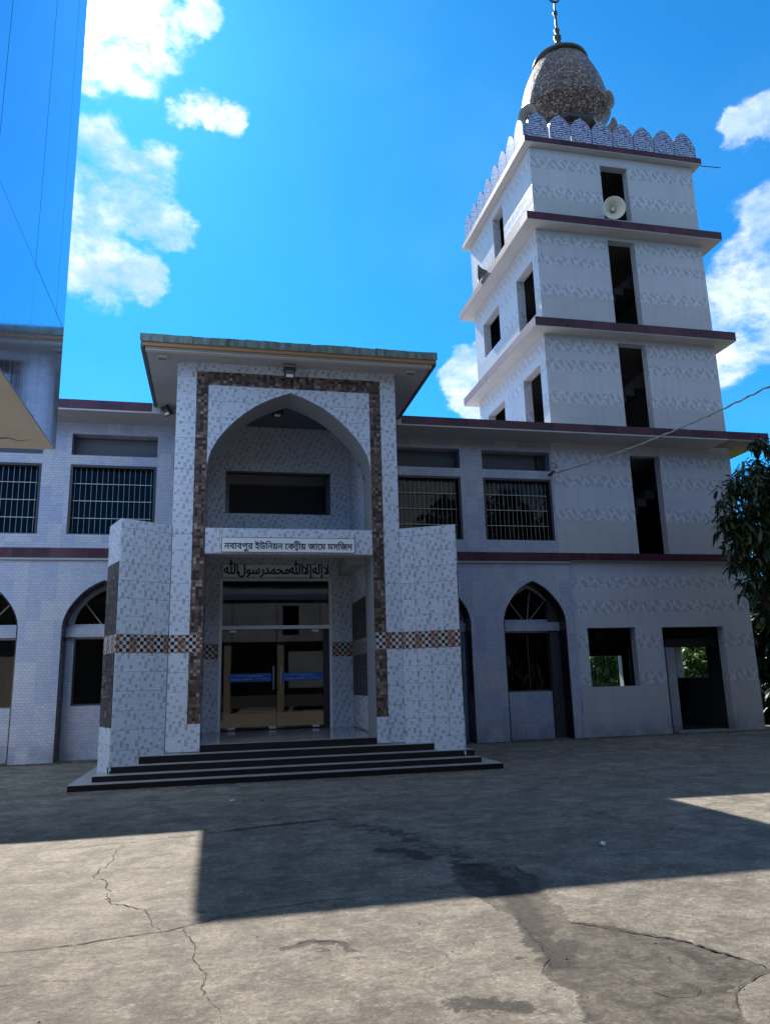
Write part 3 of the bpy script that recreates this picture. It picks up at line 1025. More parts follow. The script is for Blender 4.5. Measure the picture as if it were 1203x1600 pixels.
crack([(-1.35, 5.62), (-0.9, 5.66), (-0.28, 5.78), (0.05, 5.98), (0.45, 6.12), (0.95, 6.20), (1.3, 6.18)], 0.012, 0.016, 0.012, seed=1)
crack([(-0.95, 9.0), (-0.92, 8.2), (-1.0, 7.6), (-0.83, 7.26), (-0.75, 6.6), (-0.45, 6.35), (-0.36, 5.80)], 0.008, 0.014, 0.026, seed=2)
crack([(-0.20, 5.82), (-0.12, 5.4), (-0.02, 4.95), (0.02, 4.5), (0.10, 4.1)], 0.008, 0.003, 0.022, seed=3)
crack([(-1.8, 8.9), (-0.9, 9.05), (0.2, 9.25), (1.0, 9.55), (1.5, 9.75)], 0.010, 0.022, 0.02, seed=4)
crack([(2.34, 5.15), (2.50, 5.03), (2.60, 4.86), (2.76, 4.68), (2.88, 4.45), (2.99, 4.03)], 0.010, 0.020, 0.016, seed=5)
crack([(2.99, 4.03), (2.86, 3.98), (2.72, 3.90), (2.60, 3.82), (2.5, 3.62)], 0.014, 0.008, 0.012, seed=6)
crack([(2.10, 6.95), (2.35, 6.90), (2.56, 6.72), (2.60, 6.45)], 0.016, 0.010, 0.02, seed=7)
crack([(1.80, 4.36), (1.94, 4.55), (1.96, 4.8)], 0.010, 0.006, 0.012, seed=8)
crack([(-1.3, 4.98), (-0.95, 5.05), (-0.6, 5.0)], 0.008, 0.004, 0.02, seed=9)
crack([(2.24, 4.02), (2.30, 3.92), (2.42, 3.90), (2.50, 3.98)], 0.008, 0.006, 0.006, seed=10)
crack([(0.5, 5.27), (0.62, 5.31), (0.78, 5.25), (0.82, 5.10)], 0.010, 0.006, 0.01, seed=11)
crack([(0.62, 6.15), (0.64, 6.02), (0.61, 5.93)], 0.006, 0.003, 0.01, seed=12)


r_ = random.Random(21)
mb = MB()
for _ in range(420):
    x, y = r_.uniform(-1.6, 4.0), 3.4 + 9 * r_.random() ** 1.6
    q = r_.choice((0.003, 0.004, 0.006, 0.009))
    z = float(ground_z(np.array(x), np.array(y))) - 0.002 + (0.006 * math.sin(x * 1.3 + 0.7) * math.sin(y * 0.9))
    p = [(x + q * r_.uniform(-1.3, 1.3), y + q * r_.uniform(-1.3, 1.3), z) for _ in range(3)]
    t_ = (x, y, z + q * r_.uniform(0.7, 1.3))
    mb.add(p + [t_], [(0, 1, 3), (1, 2, 3), (2, 0, 3)])
gr = mb.build('grit', 'bare_concrete', None)
gr['kind'] = 'stuff'
gr['label'] = 'loose grit and crumbs of concrete scattered on the yard'


# ------------------------------------------------------------------ mosque hall (long two-storey facade)
YF = 18.35          # upper wall plane
YL = 18.25          # plane of the ground-floor arcade piers
hall = thing('mosque_hall', 'long two-storey white tiled prayer hall with arched bays below and barred windows above', 'building', (1.3, 24, 0))
H0, H1 = -9.2, 8.795
UW = [(-6.07, -4.12), (-3.49, -1.53), (4.22, 6.17), (6.79, 8.735)]
uw_all = [(-8.64, -6.69)] + UW
holes = []
for a, b in uw_all:
    holes += [rect(a, b, 5.155, 6.845), rect(a, b, 7.078, 7.607)]
holes.append(rect(0.2, 2.6, 4.9, 7.2))
wall('upper_wall', rect(H0, H1, 4.80, 7.90), holes, YF, YF + 0.30, 'hall_tile', hall)
ARCH = [(-6.06, -4.345), (-3.435, -1.72), (4.50, 6.22), (7.09, 8.805)]
ar_all = [(-8.66, -6.945)] + ARCH
# arcade: one outline so the bays reach the ground
out = [(H0, -0.1)]
for a, b in ar_all[:3]:
    out += [(a, -0.1)] + list(reversed(arch_pts(a, b, 3.02, 4.07))) + [(b, -0.1)]
out += [(-0.94, -0.1), (-0.94, 4.52), (H0, 4.52)]
wall('arcade_wall', out, [], YL, YL + 0.30, 'hall_tile', hall)
out = [(3.62, -0.1)]
for a, b in ar_all[3:]:
    out += [(a, -0.1)] + list(reversed(arch_pts(a, b, 3.02, 4.07))) + [(b, -0.1)]
out += [(9.05, -0.1), (9.05, 4.52), (3.62, 4.52)]
wall('arcade_wall', out, [], YL, YL + 0.30, 'hall_tile', hall)
YI = 18.74
for a, b in ar_all:
    c = (a + b) / 2
    # dark tiled lining of the bay
    ins = list(reversed(arch_pts(a + 0.002, b - 0.002, 3.02, 4.068)))
    inn = list(reversed(arch_pts(a + 0.028, b - 0.028, 3.02, 4.034)))
    lo = [(a + 0.002, -0.05)] + ins + [(b - 0.002, -0.05)]
    li = [(a + 0.028, -0.05)] + inn + [(b - 0.028, -0.05)]
    mb = MB()
    n = len(lo)
    vs = [(p[0], YL + 0.004, p[1]) for p in lo] + [(p[0], YL + 0.004, p[1]) for p in li] + [(p[0], YI + 0.2, p[1]) for p in lo] + [(p[0], YI + 0.2, p[1]) for p in li]
    fs = []
    for i in range(n - 1):
        fs += [(i, i + 1, n + i + 1, n + i), (n + i, n + i + 1, 3 * n + i + 1, 3 * n + i)]
    mb.add(vs, fs)
    mb.build('arch_lining', 'reveal_tile', hall)
    # infill wall with its window opening and lunette
    x0, x1 = a + 0.2, b - 0.105
    lun = [(x0 - 0.02, 3.10), (x1 + 0.02, 3.10)] + arch_pts(x0 - 0.02, x1 + 0.02, 3.12, 3.93)
    wall('infill_wall', [(a + 0.03, -0.05), (b - 0.03, -0.05)] + arch_pts(a + 0.03, b - 0.03, 3.02, 4.03), [rect(x0, x1, 1.26, 2.76), lun], YI, YI + 0.22, 'hall_tile', hall)
    MB().box(a + 0.03, b - 0.03, YI - 0.13, YI, 2.80, 3.02).build('crossbeam', 'hall_tile', hall)
    wnd = MB()
    for (p, q) in ((x0, x0 + 0.03), (x1 - 0.03, x1), (c - 0.015, c + 0.015)):
        wnd.box(p, q, YI + 0.10, YI + 0.14, 1.26, 2.76)
    wnd.box(x0 + 0.03, x1 - 0.03, YI + 0.101, YI + 0.139, 1.26, 1.30)
    wo_ = wnd.build('window', 'frame_dark', hall)
    MB().box(x0 + 0.003, x1 - 0.003, YI + 0.115, YI + 0.120, 1.262, 2.758).build('pane', 'glass', wo_)
    # curtain folds behind the glass
    cm = MB()
    k = 60
    vs, fs = [], []
    for i in range(k + 1):
        x = x0 + (x1 - x0) * i / k
        yy = YI + 0.26 + 0.035 * math.sin(i * 1.05 + 0.8 * math.sin(i * 0.37 + a))
        vs += [(x, yy, 1.2), (x, yy, 2.85)]
    for i in range(k):
        fs.append((2 * i, 2 * i + 2, 2 * i + 3, 2 * i + 1))
    cm.add(vs, fs).build('curtain', 'pale_curtain' if b > 6 else 'curtain', wo_, smooth=True)
    lp = MB().plate(lun, YI + 0.10, YI + 0.106).build('lunette_pane', 'glass', hall)
    lb = MB()
    for t in (-0.45, 0.12, 0.5):
        lb.tube([(c + t * 0.2, YI + 0.085, 3.10), (c + t * 1.15, YI + 0.085, 3.10 + 0.80 * (1 - abs(t)) ** 0.6)], 0.016, 5)
    lb.build('lunette_bar', 'bare_concrete', lp)

# upper windows
bar_v = MB().tube([(0, 0, 5.17), (0, 0, 6.83)], 0.0085, 5)
bar_mesh = None
for wi, (a, b) in enumerate(uw_all):
    wn_ = MB()
    wn_.box(a + 0.004, a + 0.06, YF + 0.004, YF + 0.22, 5.159, 6.841).box(b - 0.06, b - 0.004, YF + 0.004, YF + 0.22, 5.159, 6.841)
    wn_.box(a + 0.06, b - 0.06, YF + 0.004, YF + 0.22, 6.785, 6.841).box(a + 0.06, b - 0.06, YF + 0.004, YF + 0.22, 5.159, 5.175)
    wo_ = wn_.build('window', 'frame_dark', hall)
    p = MB().box(a + 0.06, b - 0.06, YF + 0.185, YF + 0.191, 5.175, 6.785).build('pane', 'glass', wo_)
    g0, g1 = a + 0.10, b - 0.13
    for k in range(15):
        x = g0 + (g1 - g0) * k / 14
        if bar_mesh is None:
            bo = MB().tube([(0, 0, 5.176), (0, 0, 6.784)], 0.0046, 5).build('bar', 'bar', wo_)
            bar_mesh = bo.data
        else:
            bo = bpy.data.objects.new('bar', bar_mesh)
            COL.objects.link(bo)
            bo.parent = wo_
        bo.location = (x, YF + 0.125, 0)
    for z in (5.56, 5.98, 6.40):
        MB().box(g0 - 0.04, g1 + 0.03, YF + 0.105, YF + 0.117, z - 0.008, z + 0.008).build('cross_bar', 'bar', wo_)
    if wi == 4:
        cm = MB()
        vs, fs = [], []
        for i in range(21):
            x = 7.95 + 0.62 * i / 20
            yy = YF + 0.36 + 0.04 * math.sin(i * 1.3)
            vs += [(x, yy, 5.1), (x, yy, 6.9)]
        for i in range(20):
            fs.append((2 * i, 2 * i + 2, 2 * i + 3, 2 * i + 1))
        cm.add(vs, fs).build('curtain', 'red_curtain', wo_, smooth=True)
    # open slot above the window, closed by a painted slab at its back
    vb = MB()
    vb.box(a + 0.003, b - 0.003, YF + 0.42, YF + 0.47, 7.081, 7.604)
    vb.box(a - 0.05, a, YF + 0.302, YF + 0.47, 7.03, 7.65).box(b, b + 0.05, YF + 0.302, YF + 0.47, 7.03, 7.65)
    vb.box(a, b, YF + 0.302, YF + 0.42, 7.607, 7.65).box(a, b, YF + 0.302, YF + 0.42, 7.03, 7.077)
    vb.build('slot_back', 'dark_plaster', hall)

# floor band with maroon tiles
MB().box(H0, -0.96, YL - 0.06, YF + 0.25, 4.523, 4.797).build('floor_band', 'grey_plaster', hall)
MB().box(3.62, 9.05, YL - 0.06, YF + 0.25, 4.523, 4.797).build('floor_band', 'grey_plaster', hall)
fband = front_face(YL - 0.06)
for x0, x1 in ((-6.2, -0.97), (3.63, 9.05)):
    tile_rect(x0, x1, [4.57, 4.80], 'maroon', hall, fband, 0.40)
# roof slab with fascia
PX0, PX1, YPF = -9.2, 15.045, 17.5
MB().box(PX0, 13.74, YPF, 30.0, 7.903, 8.12).build('roof_slab', 'soffit', hall)
MB().box(PX0, 14.37, YPF + 0.003, YPF + 0.10, 8.122, 8.14).build('roof_kerb', 'maroon', hall)
MB().box(13.742, PX1, YPF, 18.2, 7.903, 8.12).build('roof_slab', 'bare_concrete', hall)
MB().box(14.40, PX1, 18.202, 24.2, 7.903, 8.12).build('roof_slab', 'moss_bounce', hall)
ff = front_face(YPF)
tile_rect(-6.4, -1.62, [7.94, 8.158], 'maroon', hall, ff, 0.60)
tile_rect(4.40, PX1, [7.94, 8.158], 'maroon', hall, ff, 0.60)
# plain shell of the hall
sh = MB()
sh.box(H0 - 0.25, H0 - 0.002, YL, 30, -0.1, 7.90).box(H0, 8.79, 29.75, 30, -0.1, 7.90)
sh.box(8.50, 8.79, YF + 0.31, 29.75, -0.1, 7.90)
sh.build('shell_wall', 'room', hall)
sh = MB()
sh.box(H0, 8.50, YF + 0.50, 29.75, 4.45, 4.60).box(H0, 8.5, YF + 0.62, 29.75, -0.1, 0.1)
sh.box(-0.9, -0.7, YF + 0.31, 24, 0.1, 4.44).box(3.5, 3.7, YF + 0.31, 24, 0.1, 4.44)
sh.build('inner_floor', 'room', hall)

# ------------------------------------------------------------------ entrance portal
YP = 14.75
XL, XR = -0.893, 3.578
JL, JR = -0.286, 3.020          # inner faces of the two piers
BL, BR = -0.522, 3.255          # outer edges of the dark borders
ZS, ZA = 5.868, 7.492
ZSOF = 8.05
portal = thing('entrance_portal', 'tall tiled entrance portal with pointed arch, brown mosaic border and glass doors', 'portal', (1.34, YP, 0))
YB = 17.4
pf = front_face(YP)


def light_or_check(z):
    return 'checker' if 2.23 < z < 2.56 else 'mosaic_light'


def dark_or_check(z):
    return 'checker' if 2.23 < z < 2.56 else 'mosaic_dark'


for xa, xb, xo, xi in ((XL, JL, XL, BL), (BR and JR, XR, BR, XR)):
    pier = MB().box(xa, xb, YP, YP + 0.85, 0.02, ZSOF - 0.002).build('pier', 'grey_plaster', portal)
    tile_rect(xo, xi, rows(0.46, 2.23, 2.56, ZSOF), light_or_check, pier, pf, 0.40)
    b0, b1 = (BL, JL) if xa == XL else (JR, BR)
    tile_rect(b0, b1, rows(0.947, 2.23, 2.56, 7.862), dark_or_check, pier, pf, 0.26)
    tile_rect(b0 - 0.003, b1 + 0.003, rows(0.46, 0.947), 'mosaic_light', pier, lambda u, z, p: (u, YP - 0.02 - p, z), 0.26)
    MB().box(b0 - 0.002, b1 + 0.002, YP - 0.02, YP, 0.455, 0.948).build('foot_block', 'grey_plaster', pier)
    tile_rect(b0, b1, [7.862, ZSOF], 'mosaic_light', pier, pf, 0.26)
    # outer cheek of the pier
    sx = XL if xa == XL else XR
    sg = -1 if xa == XL else 1
    tile_rect(YP, YP + 0.85, rows(4.66, ZSOF), 'mosaic_light', pier, lambda u, z, p, sx=sx, sg=sg: (sx + sg * p, u, z), 0.28)

# wall over the arch
ap = arch_pts(JL, JR, ZS, ZA, 18)
wall('arch_wall', [(JL + 0.001, ZSOF - 0.002), (JL + 0.001, ZS)] + list(reversed(ap))[1:-1] + [(JR - 0.001, ZS), (JR - 0.001, ZSOF - 0.002)], [], YP, YP + 0.25, 'grey_plaster', portal)
aw = [c for c in portal.children if c.name.startswith('arch_wall')][0]
xc, hw = (JL + JR) / 2, (JR - JL) / 2


def arch_z(x):
    t = 1 - abs(x - xc) / hw
    return ZS + (ZA - ZS) * arch_frac(max(0.0, min(1.0, t)))


xs = splits(JL, JR, 0.26)
zs = rows(ZS, 7.580)
for a, b in zip(zs, zs[1:]):
    for c, d in zip(xs, xs[1:]):
        us = sorted(set([c + (d - c) * i / 8 for i in range(9)] + ([xc] if c < xc < d else [])))
        low = [(u, max(a, arch_z(u) + 0.001)) for u in us]
        low = [p for p in low if p[1] < b - 0.004]
        if len(low) < 2:
            continue
        if low[-1][0] - low[0][0] < 0.03:
            continue
        # drop points that lie on a straight bottom edge
        if all(abs(p[1] - a) < 1e-6 for p in low):
            low = [low[0], low[-1]]
        tile_obj(low + [(low[-1][0], b), (low[0][0], b)], 'mosaic_light', aw, pf)
tile_rect(JL, JR, [7.580, 7.862], 'mosaic_dark', aw, pf, 0.275)
tile_rect(JL, JR, [7.862, ZSOF], 'mosaic_light', aw, lambda u, z, p: (u, YP - 0.012 - p, z), 0.275)

# smooth lining of the deep arch
mb = MB()
vs, fs = [], []
apl = list(reversed(arch_pts(JL, JR, ZS, ZA - 0.002, 22)))
apl = [(JL, ZS - 0.0)] + apl[1:-1] + [(JR, ZS)]
apo = list(reversed(arch_pts(JL - 0.03, JR + 0.03, ZS, ZA + 0.04, 22)))
n = len(apl)
for (x, z) in apl:
    vs.append((x, YP - 0.006, z - 0.003))
for (x, z) in apl:
    vs.append((x, YP + 0.84, z - 0.003))
for i in range(n - 1):
    fs.append((i, i + 1, n + i + 1, n + i))
mb.add(vs, fs).build('arch_lining', 'grey_plaster', portal, smooth=True)
# closing wall behind the lining, above the arch
wall('arch_back_wall', [(JL + 0.001, ZSOF - 0.004), (JL + 0.001, ZS)] + list(reversed(ap))[1:-1] + [(JR - 0.001, ZS), (JR - 0.001, ZSOF - 0.004)], [], YP + 0.70, YP + 0.848, 'dark_plaster', portal)

# porch side walls, back wall, ceilings
for sx, sg in ((JL - 0.03, 1), (JR + 0.03, -1)):
    sw = MB().box(min(sx, sx - sg * 0.2), max(sx, sx - sg * 0.2), YP + 0.852, YF - 0.10, 0.02, 7.9).build('side_wall', 'grey_plaster', portal)
    sf = lambda u, z, p, sx=sx, sg=sg: (sx + sg * p, u, z)
    tile_rect(YP + 0.86, YB, rows(0.64, 1.33), 'mosaic_light', sw, sf, 0.30)
    tile_rect(YP + 0.86, YB, rows(1.33, 2.20), 'mosaic_black', sw, sf, 0.30)
    tile_rect(YP + 0.86, YB, [2.20, 2.53], 'checker', sw, sf, 0.30)
    tile_rect(YP + 0.86, YB, rows(2.53, 3.40), 'mosaic_black', sw, sf, 0.30)
    tile_rect(YP + 0.86, YB, rows(3.40, 4.45), 'mosaic_light', sw, sf, 0.30)
    tile_rect(YP + 0.86, YB, rows(4.66, 7.62, step=0.37), 'mosaic_light', sw, sf, 0.30)
DX0, DX1 = 0.016, 2.560
NX0, NX1, NZ0, NZ1 = 0.10, 2.56, 5.515, 6.535
bw = wall('back_wall', rect(JL - 0.02, JR + 0.02, 0.3, 7.9), [rect(DX0, DX1, 0.62, 3.995), rect(NX0, NX1, NZ0, NZ1)], YB, YB + 0.25, 'grey_plaster', portal)
bf = front_face(YB)


def lc(z):
    return 'checker' if 2.20 < z < 2.53 else 'mosaic_light'


tile_rect(JL - 0.02, DX0, rows(0.64, 2.20, 2.53, 3.995), lc, bw, bf, 0.30)
tile_rect(DX1, JR + 0.02, rows(0.64, 2.20, 2.53, 3.995), lc, bw, bf, 0.24)
tile_rect(JL - 0.02, JR + 0.02, rows(3.995, 4.5, step=0.26), 'mosaic_light', bw, bf, 0.30)
tile_rect(JL - 0.02, JR + 0.02, rows(4.66, NZ0, step=0.43), 'mosaic_light', bw, bf, 0.42)
tile_rect(JL - 0.02, NX0, rows(NZ0, NZ1), 'mosaic_light', bw, bf, 0.40)
tile_rect(NX1, JR + 0.02, rows(NZ0, NZ1), 'mosaic_light', bw, bf, 0.24)
tile_rect(JL - 0.02, JR + 0.02, rows(NZ1, 7.64, step=0.37), 'mosaic_light', bw, bf, 0.42)
MB().box(JL - 0.03, JR + 0.03, YP + 0.86, YB, 7.655, 7.80).build('upper_ceiling', 'dark_plaster', portal)
MB().box(JL - 0.02, JR + 0.02, YP + 0.45, YB - 0.003, 4.515, 4.64).build('porch_ceiling', 'soffit', portal)
MB().box(JR - 0.30, JR + 0.015, YP + 0.855, YB - 0.012, 4.06, 4.512).build('ceiling_beam', 'soffit', portal)
# dark room behind the upper opening
rm = MB()
rm.box(NX0 - 0.1, NX1 + 0.1, YF + 0.9, YF + 0.95, 5.0, 7.1)
rm.build('room_back', 'dark_plaster', portal)
MB().box(NX0 - 0.1, NX1 + 0.1, YF + 0.55, YF + 0.75, 6.62, 6.9).build('room_beam', 'soffit', portal)
nw = MB().box(NX0, NX1, YB + 0.13, YB + 0.17, NZ0, NZ0 + 0.04).box(NX0, NX1, YB + 0.13, YB + 0.17, NZ1 - 0.04, NZ1)
nw = nw.build('fixed_window', 'frame_dark', portal)

# beam carrying the sign
sb = MB().box(JL + 0.002, JR - 0.002, YP + 0.01, YP + 0.44, 4.11, 4.622).build('sign_beam', 'soffit', portal)
tile_rect(JL + 0.002, JR - 0.002, rows(4.125, 4.622, step=0.25), 'mosaic_light', sb, front_face(YP + 0.01), 0.275)
sg = MB().box(0.035, 2.645, YP - 0.024, YP - 0.001, 4.145, 4.432).build('sign_board', 'sign_white', portal, bevel=0.003)
fr_ = MB()
for q in ((0.030, 2.650, 4.428, 4.437), (0.030, 2.650, 4.140, 4.149)):
    fr_.box(q[0], q[1], YP - 0.027, YP - 0.0245, q[2], q[3])
for q in ((0.030, 0.039), (2.641, 2.650)):
    fr_.box(q[0], q[1], YP - 0.027, YP - 0.0245, 4.149, 4.428)
fr_.build('sign_edge', 'ink', sg)
BN = [('\u09a8\u09ac\u09be\u09ac\u09aa\u09c1\u09b0 \u0987\u0989\u09bf\u09a8\u09df\u09a8 \u09c7\u0995', 0, 0, 1.0, None),
      ('\u09a8', -0.02, 0.10, 0.80, 0.0), ('\u09a6', 0.10, -0.22, 0.52, 0.50),
      ('\u09c0\u09df \u099c\u09be\u09c7\u09ae \u09ae\u09b8\u09bf\u099c\u09a6', 0, 0, 1.0, None)]
text_mesh(BN, 1.12, 'ink', 'lettering', sg, YP - 0.0241, 0.085, 2.60, 4.205, 0.003, 0.008)
aw2 = MB().box(0.085, 2.51, YB - 0.022, YB - 0.0105, 4.03, 4.30).build('inscription_panel', 'sign_white', portal)
M['insc'] = plain('pale_inscription_tile', (0.86, 0.88, 0.90), 0.3, 0.1, 3)
aw2.data.materials[0] = M['insc']
AR = [(q, 0.0, 0, 1.0, None) for q in ('\ufdf2', '\ufedd\ufeee\ufeb3\ufead', '\ufeaa\ufee4\ufea4\ufee3', '\ufdf2', '\ufefb\ufe87', '\ufeea\ufedf\ufe87', '\ufefb')]
text_mesh(AR, 1.22, 'ink', 'lettering', aw2, YB - 0.0221, 0.105, 2.50, 4.095, 0.003, 0.016)

# aluminium door frame, transom and two frameless glass leaves
df = MB()
for a, b in ((DX0, DX0 + 0.07), (DX1 - 0.06, DX1)):
    df.box(a, b, YB - 0.014, YB + 0.12, 0.622, 3.99)
df.box(DX0 + 0.07, DX1 - 0.06, YB - 0.012, YB + 0.12, 3.94, 3.99).box(DX0 + 0.07, DX1 - 0.06, YB - 0.010, YB + 0.125, 2.84, 2.92)
dfo = df.build('door_frame', 'alu', portal)
MB().box(DX0 + 0.07, DX1 - 0.06, YB + 0.065, YB + 0.073, 2.92, 3.94).build('transom_pane', 'door_glass', dfo)
MB().box(2.36, DX1 - 0.06, YB + 0.05, YB + 0.10, 0.645, 2.84).build('side_filler', 'frame_dark', dfo)
for a, b, hx in ((DX0 + 0.075, 1.300, 1.235), (1.310, 2.355, 1.395)):
    lf = MB().box(a, b, YB + 0.060, YB + 0.072, 0.668, 2.826).build('glass_door', 'door_glass', portal)
    h = MB()
    for yo in (-0.045,):
        h.tube([(hx, YB + 0.060 + yo, 1.50), (hx, YB + 0.060 + yo, 2.02)], 0.016, 8)
    h.tube([(hx, YB + 0.015, 1.56), (hx, YB + 0.062, 1.56)], 0.010, 6).tube([(hx, YB + 0.015, 1.96), (hx, YB + 0.062, 1.96)], 0.010, 6)
    h.build('handle', 'steel', lf, smooth=True)
    px = a + 0.24 if hx < 1.3 else b - 0.17
    for x_, z_ in ((px, 2.80), (px, 0.69)) + (((1.22, 0.69),) if hx < 1.3 else ()):
        MB().box(x_ - 0.08, x_ + 0.08, YB + 0.045, YB + 0.085, z_ - 0.028, z_ + 0.028).build('patch_fitting', 'steel', lf, bevel=0.004)
    s0, s1 = (0.244, 1.19) if hx < 1.3 else (1.42, 2.34)
    st = MB().box(s0, s1, YB + 0.0560, YB + 0.0585, 1.685, 1.865).build('door_sticker', 'sticker', lf)
    ln = MB()
    for (f0, f1, z0, z1) in ((0.18, 0.42, 1.815, 1.835), (0.46, 0.80, 1.795, 1.825), (0.06, 0.32, 1.722, 1.752), (0.36, 0.55, 1.73, 1.76), (0.62, 0.93, 1.74, 1.758)):
        ln.box(s0 + (s1 - s0) * f0, s0 + (s1 - s0) * f1, YB + 0.0545, YB + 0.0558, z0, z1)
    ln.build('sticker_print', 'sticker_line', st)

# canopy roof over the portal
CX0, CX1, CY0 = -1.59, 4.371, 14.08
can = MB().box(CX0 + 0.03, CX1 - 0.03, CY0 + 0.03, 18.30, 8.148, 8.29).build('canopy_slab', 'bare_concrete', portal)
MB().box(CX0 + 0.10, CX1 - 0.10, CY0 + 0.10, 18.30, ZSOF, 8.145).build('canopy_soffit', 'soffit', portal)
MB().box(CX0 + 0.05, CX1 - 0.05, CY0 + 0.045, CY0 + 0.097, 8.075, 8.145).build('orange_strip', 'orange', portal)
MB().box(CX0 + 0.10, CX1 - 0.10, CY0 + 0.13, CY0 + 0.23, 8.022, 8.048).build('drip_edge', 'soffit_white', portal)
cxs = splits(CX0, CX1, 0.33)
for a, b in zip(cxs, cxs[1:]):
    t0, t1 = random.gauss(0, 0.007), random.gauss(0, 0.007)
    tile_obj([(a, 8.146 + random.gauss(0, 0.003)), (b, 8.146), (b, 8.312 + t1), (a, 8.312 + t0)], 'canopy_tile', can, front_face(CY0 + 0.03 - random.uniform(0, 0.006)))
for sx, sgn in ((CX0 + 0.03, -1), (CX1 - 0.03, 1)):
    tile_rect(CY0 + 0.03, 18.2, [8.146, 8.312], 'canopy_tile', can, lambda u, z, p, sx=sx, sgn=sgn: (sx + sgn * p, u, z), 0.33)
    MB().box(sx - 0.02 if sgn < 0 else sx - 0.052, sx + 0.052 if sgn < 0 else sx + 0.02, CY0 + 0.10, 18.2, 8.055, 8.144).build('edge_strip', 'dark_plaster', portal)

# flared flank walls
LW0, LW1, LW2 = (XL, 14.75), (-1.765, 14.20), (-2.06, 14.98)
RW0, RW1, RW2 = (XR, 14.75), (4.60, 14.20), (4.86, 14.98)


def flank(pi, po, pb, label, side):
    """low splayed wall beside the portal: plan triangle with a tiled front and a dark tiled return"""
    root = thing('flank_wall', label, 'wall', (pi[0], pi[1], 0), 0, 'splayed tiled walls flanking the portal')
    e = 0.012 * side
    plan = [(pi[0] + e, pi[1]), (pb[0], pb[1] + 0.4), pb, po] if side < 0 else [po, pb, (pb[0], pb[1] + 0.4), (pi[0] + e, pi[1])]
    if side < 0:
        plan = [(pi[0] + e, pi[1]), (pi[0] + e, pi[1] + 0.84), (pb[0], pi[1] + 0.84), pb, po]
    else:
        plan = [(pi[0] + e, pi[1]), po, pb, (pb[0], pi[1] + 0.84), (pi[0] + e, pi[1] + 0.84)]
    core = MB().prism(plan, 0.0, 4.648).build('wall_core', 'grey_plaster', root)
    a, b = (Vector(po), Vector(pi)) if side < 0 else (Vector(pi), Vector(po))
    d = (b - a)
    L = d.length
    d.normalize()
    nrm = Vector((d.y, -d.x))

    def pl(u, z, p):
        q = a + d * u + nrm * p
        return (q.x, q.y, z)
    tile_rect(0.004, L - (0.012 if side < 0 else 0.0), rows(0.24, 2.23, 2.56, 4.49, 4.657), light_or_check, core, pl, 0.2578)
    a2, b2 = (Vector(pb), Vector(po)) if side < 0 else (Vector(po), Vector(pb))
    d2 = b2 - a2
    L2 = d2.length
    d2.normalize()
    n2_ = Vector((d2.y, -d2.x))

    def pl2(u, z, p):
        q = a2 + d2 * u + n2_ * p
        return (q.x, q.y, z)

    def mt(z):
        return 'checker' if 2.23 < z < 2.56 else ('mosaic_black' if 0.95 < z < 3.9 else 'mosaic_light')
    tile_rect(0.003, L2 - 0.003, rows(0.12, 0.95, 2.23, 2.56, 3.87, 4.49, 4.657), mt, core, pl2, 0.26)
    MB().prism([(x, y) for x, y in plan], 4.649, 4.660).build('coping', 'soffit_white', root)
    return root


flank(LW0, LW1, LW2, 'splayed white mosaic wall against the portal pier nearer the overhanging blue cladding', -1)
flank(RW0, RW1, RW2, 'splayed white mosaic wall between the portal and the arched window bay by the minaret', 1)

# steps
steps = thing('entrance_steps', 'five dark edged granite steps spreading in front of the entrance', 'steps', (1.4, 14.2, 0))
ST = [(13.66, 0.0, 0.101, -2.33, 5.14), (13.93, 0.101, 0.200, -2.00, 4.82), (14.20, 0.200, 0.314, -1.80, 4.78), (14.47, 0.314, 0.441, -1.36, 4.16), (14.75, 0.441, 0.574, JL + 0.003, JR - 0.003)]
ends = [16.9, 16.6, 16.3, 15.2, 17.39]
for i, (y, z0, z1, xa, xb) in enumerate(ST):
    if i < 4:
        s_ = MB().box(xa + 0.004, xb - 0.004, y + 0.004, ends[i], z0 - (0.06 if i == 0 else 0.0), z1 - 0.007).build('step', 'granite_dark', steps)
        MB().box(xa, xb, y, ends[i] + 0.01, z1 - 0.007, z1).build('tread', 'granite_light', s_)
    else:
        k = MB()
        k.add([(xa, y, z0 - 0.2), (xb, y, z0 - 0.2), (xb, 17.5, z0 - 0.2), (xa, 17.5, z0 - 0.2), (xa, y, z1 - 0.008), (xb, y, z1 - 0.008), (xb, 17.5, z1 + 0.062), (xa, 17.5, z1 + 0.062)],
              [(3, 2, 1, 0), (4, 5, 6, 7), (0, 1, 5, 4), (1, 2, 6, 5), (2, 3, 7, 6), (3, 0, 4, 7)])
        s_ = k.build('step', 'granite_dark', steps)
        k = MB()
        k.add([(xa, y - 0.004, z1 - 0.0075), (xb, y - 0.004, z1 - 0.0075), (xb, 17.5, z1 + 0.0625), (xa, 17.5, z1 + 0.0625), (xa, y - 0.004, z1), (xb, y - 0.004, z1), (xb, 17.5, z1 + 0.072), (xa, 17.5, z1 + 0.072)],
              [(3, 2, 1, 0), (4, 5, 6, 7), (0, 1, 5, 4), (1, 2, 6, 5), (2, 3, 7, 6), (3, 0, 4, 7)])
        k.build('tread', 'landing', s_)


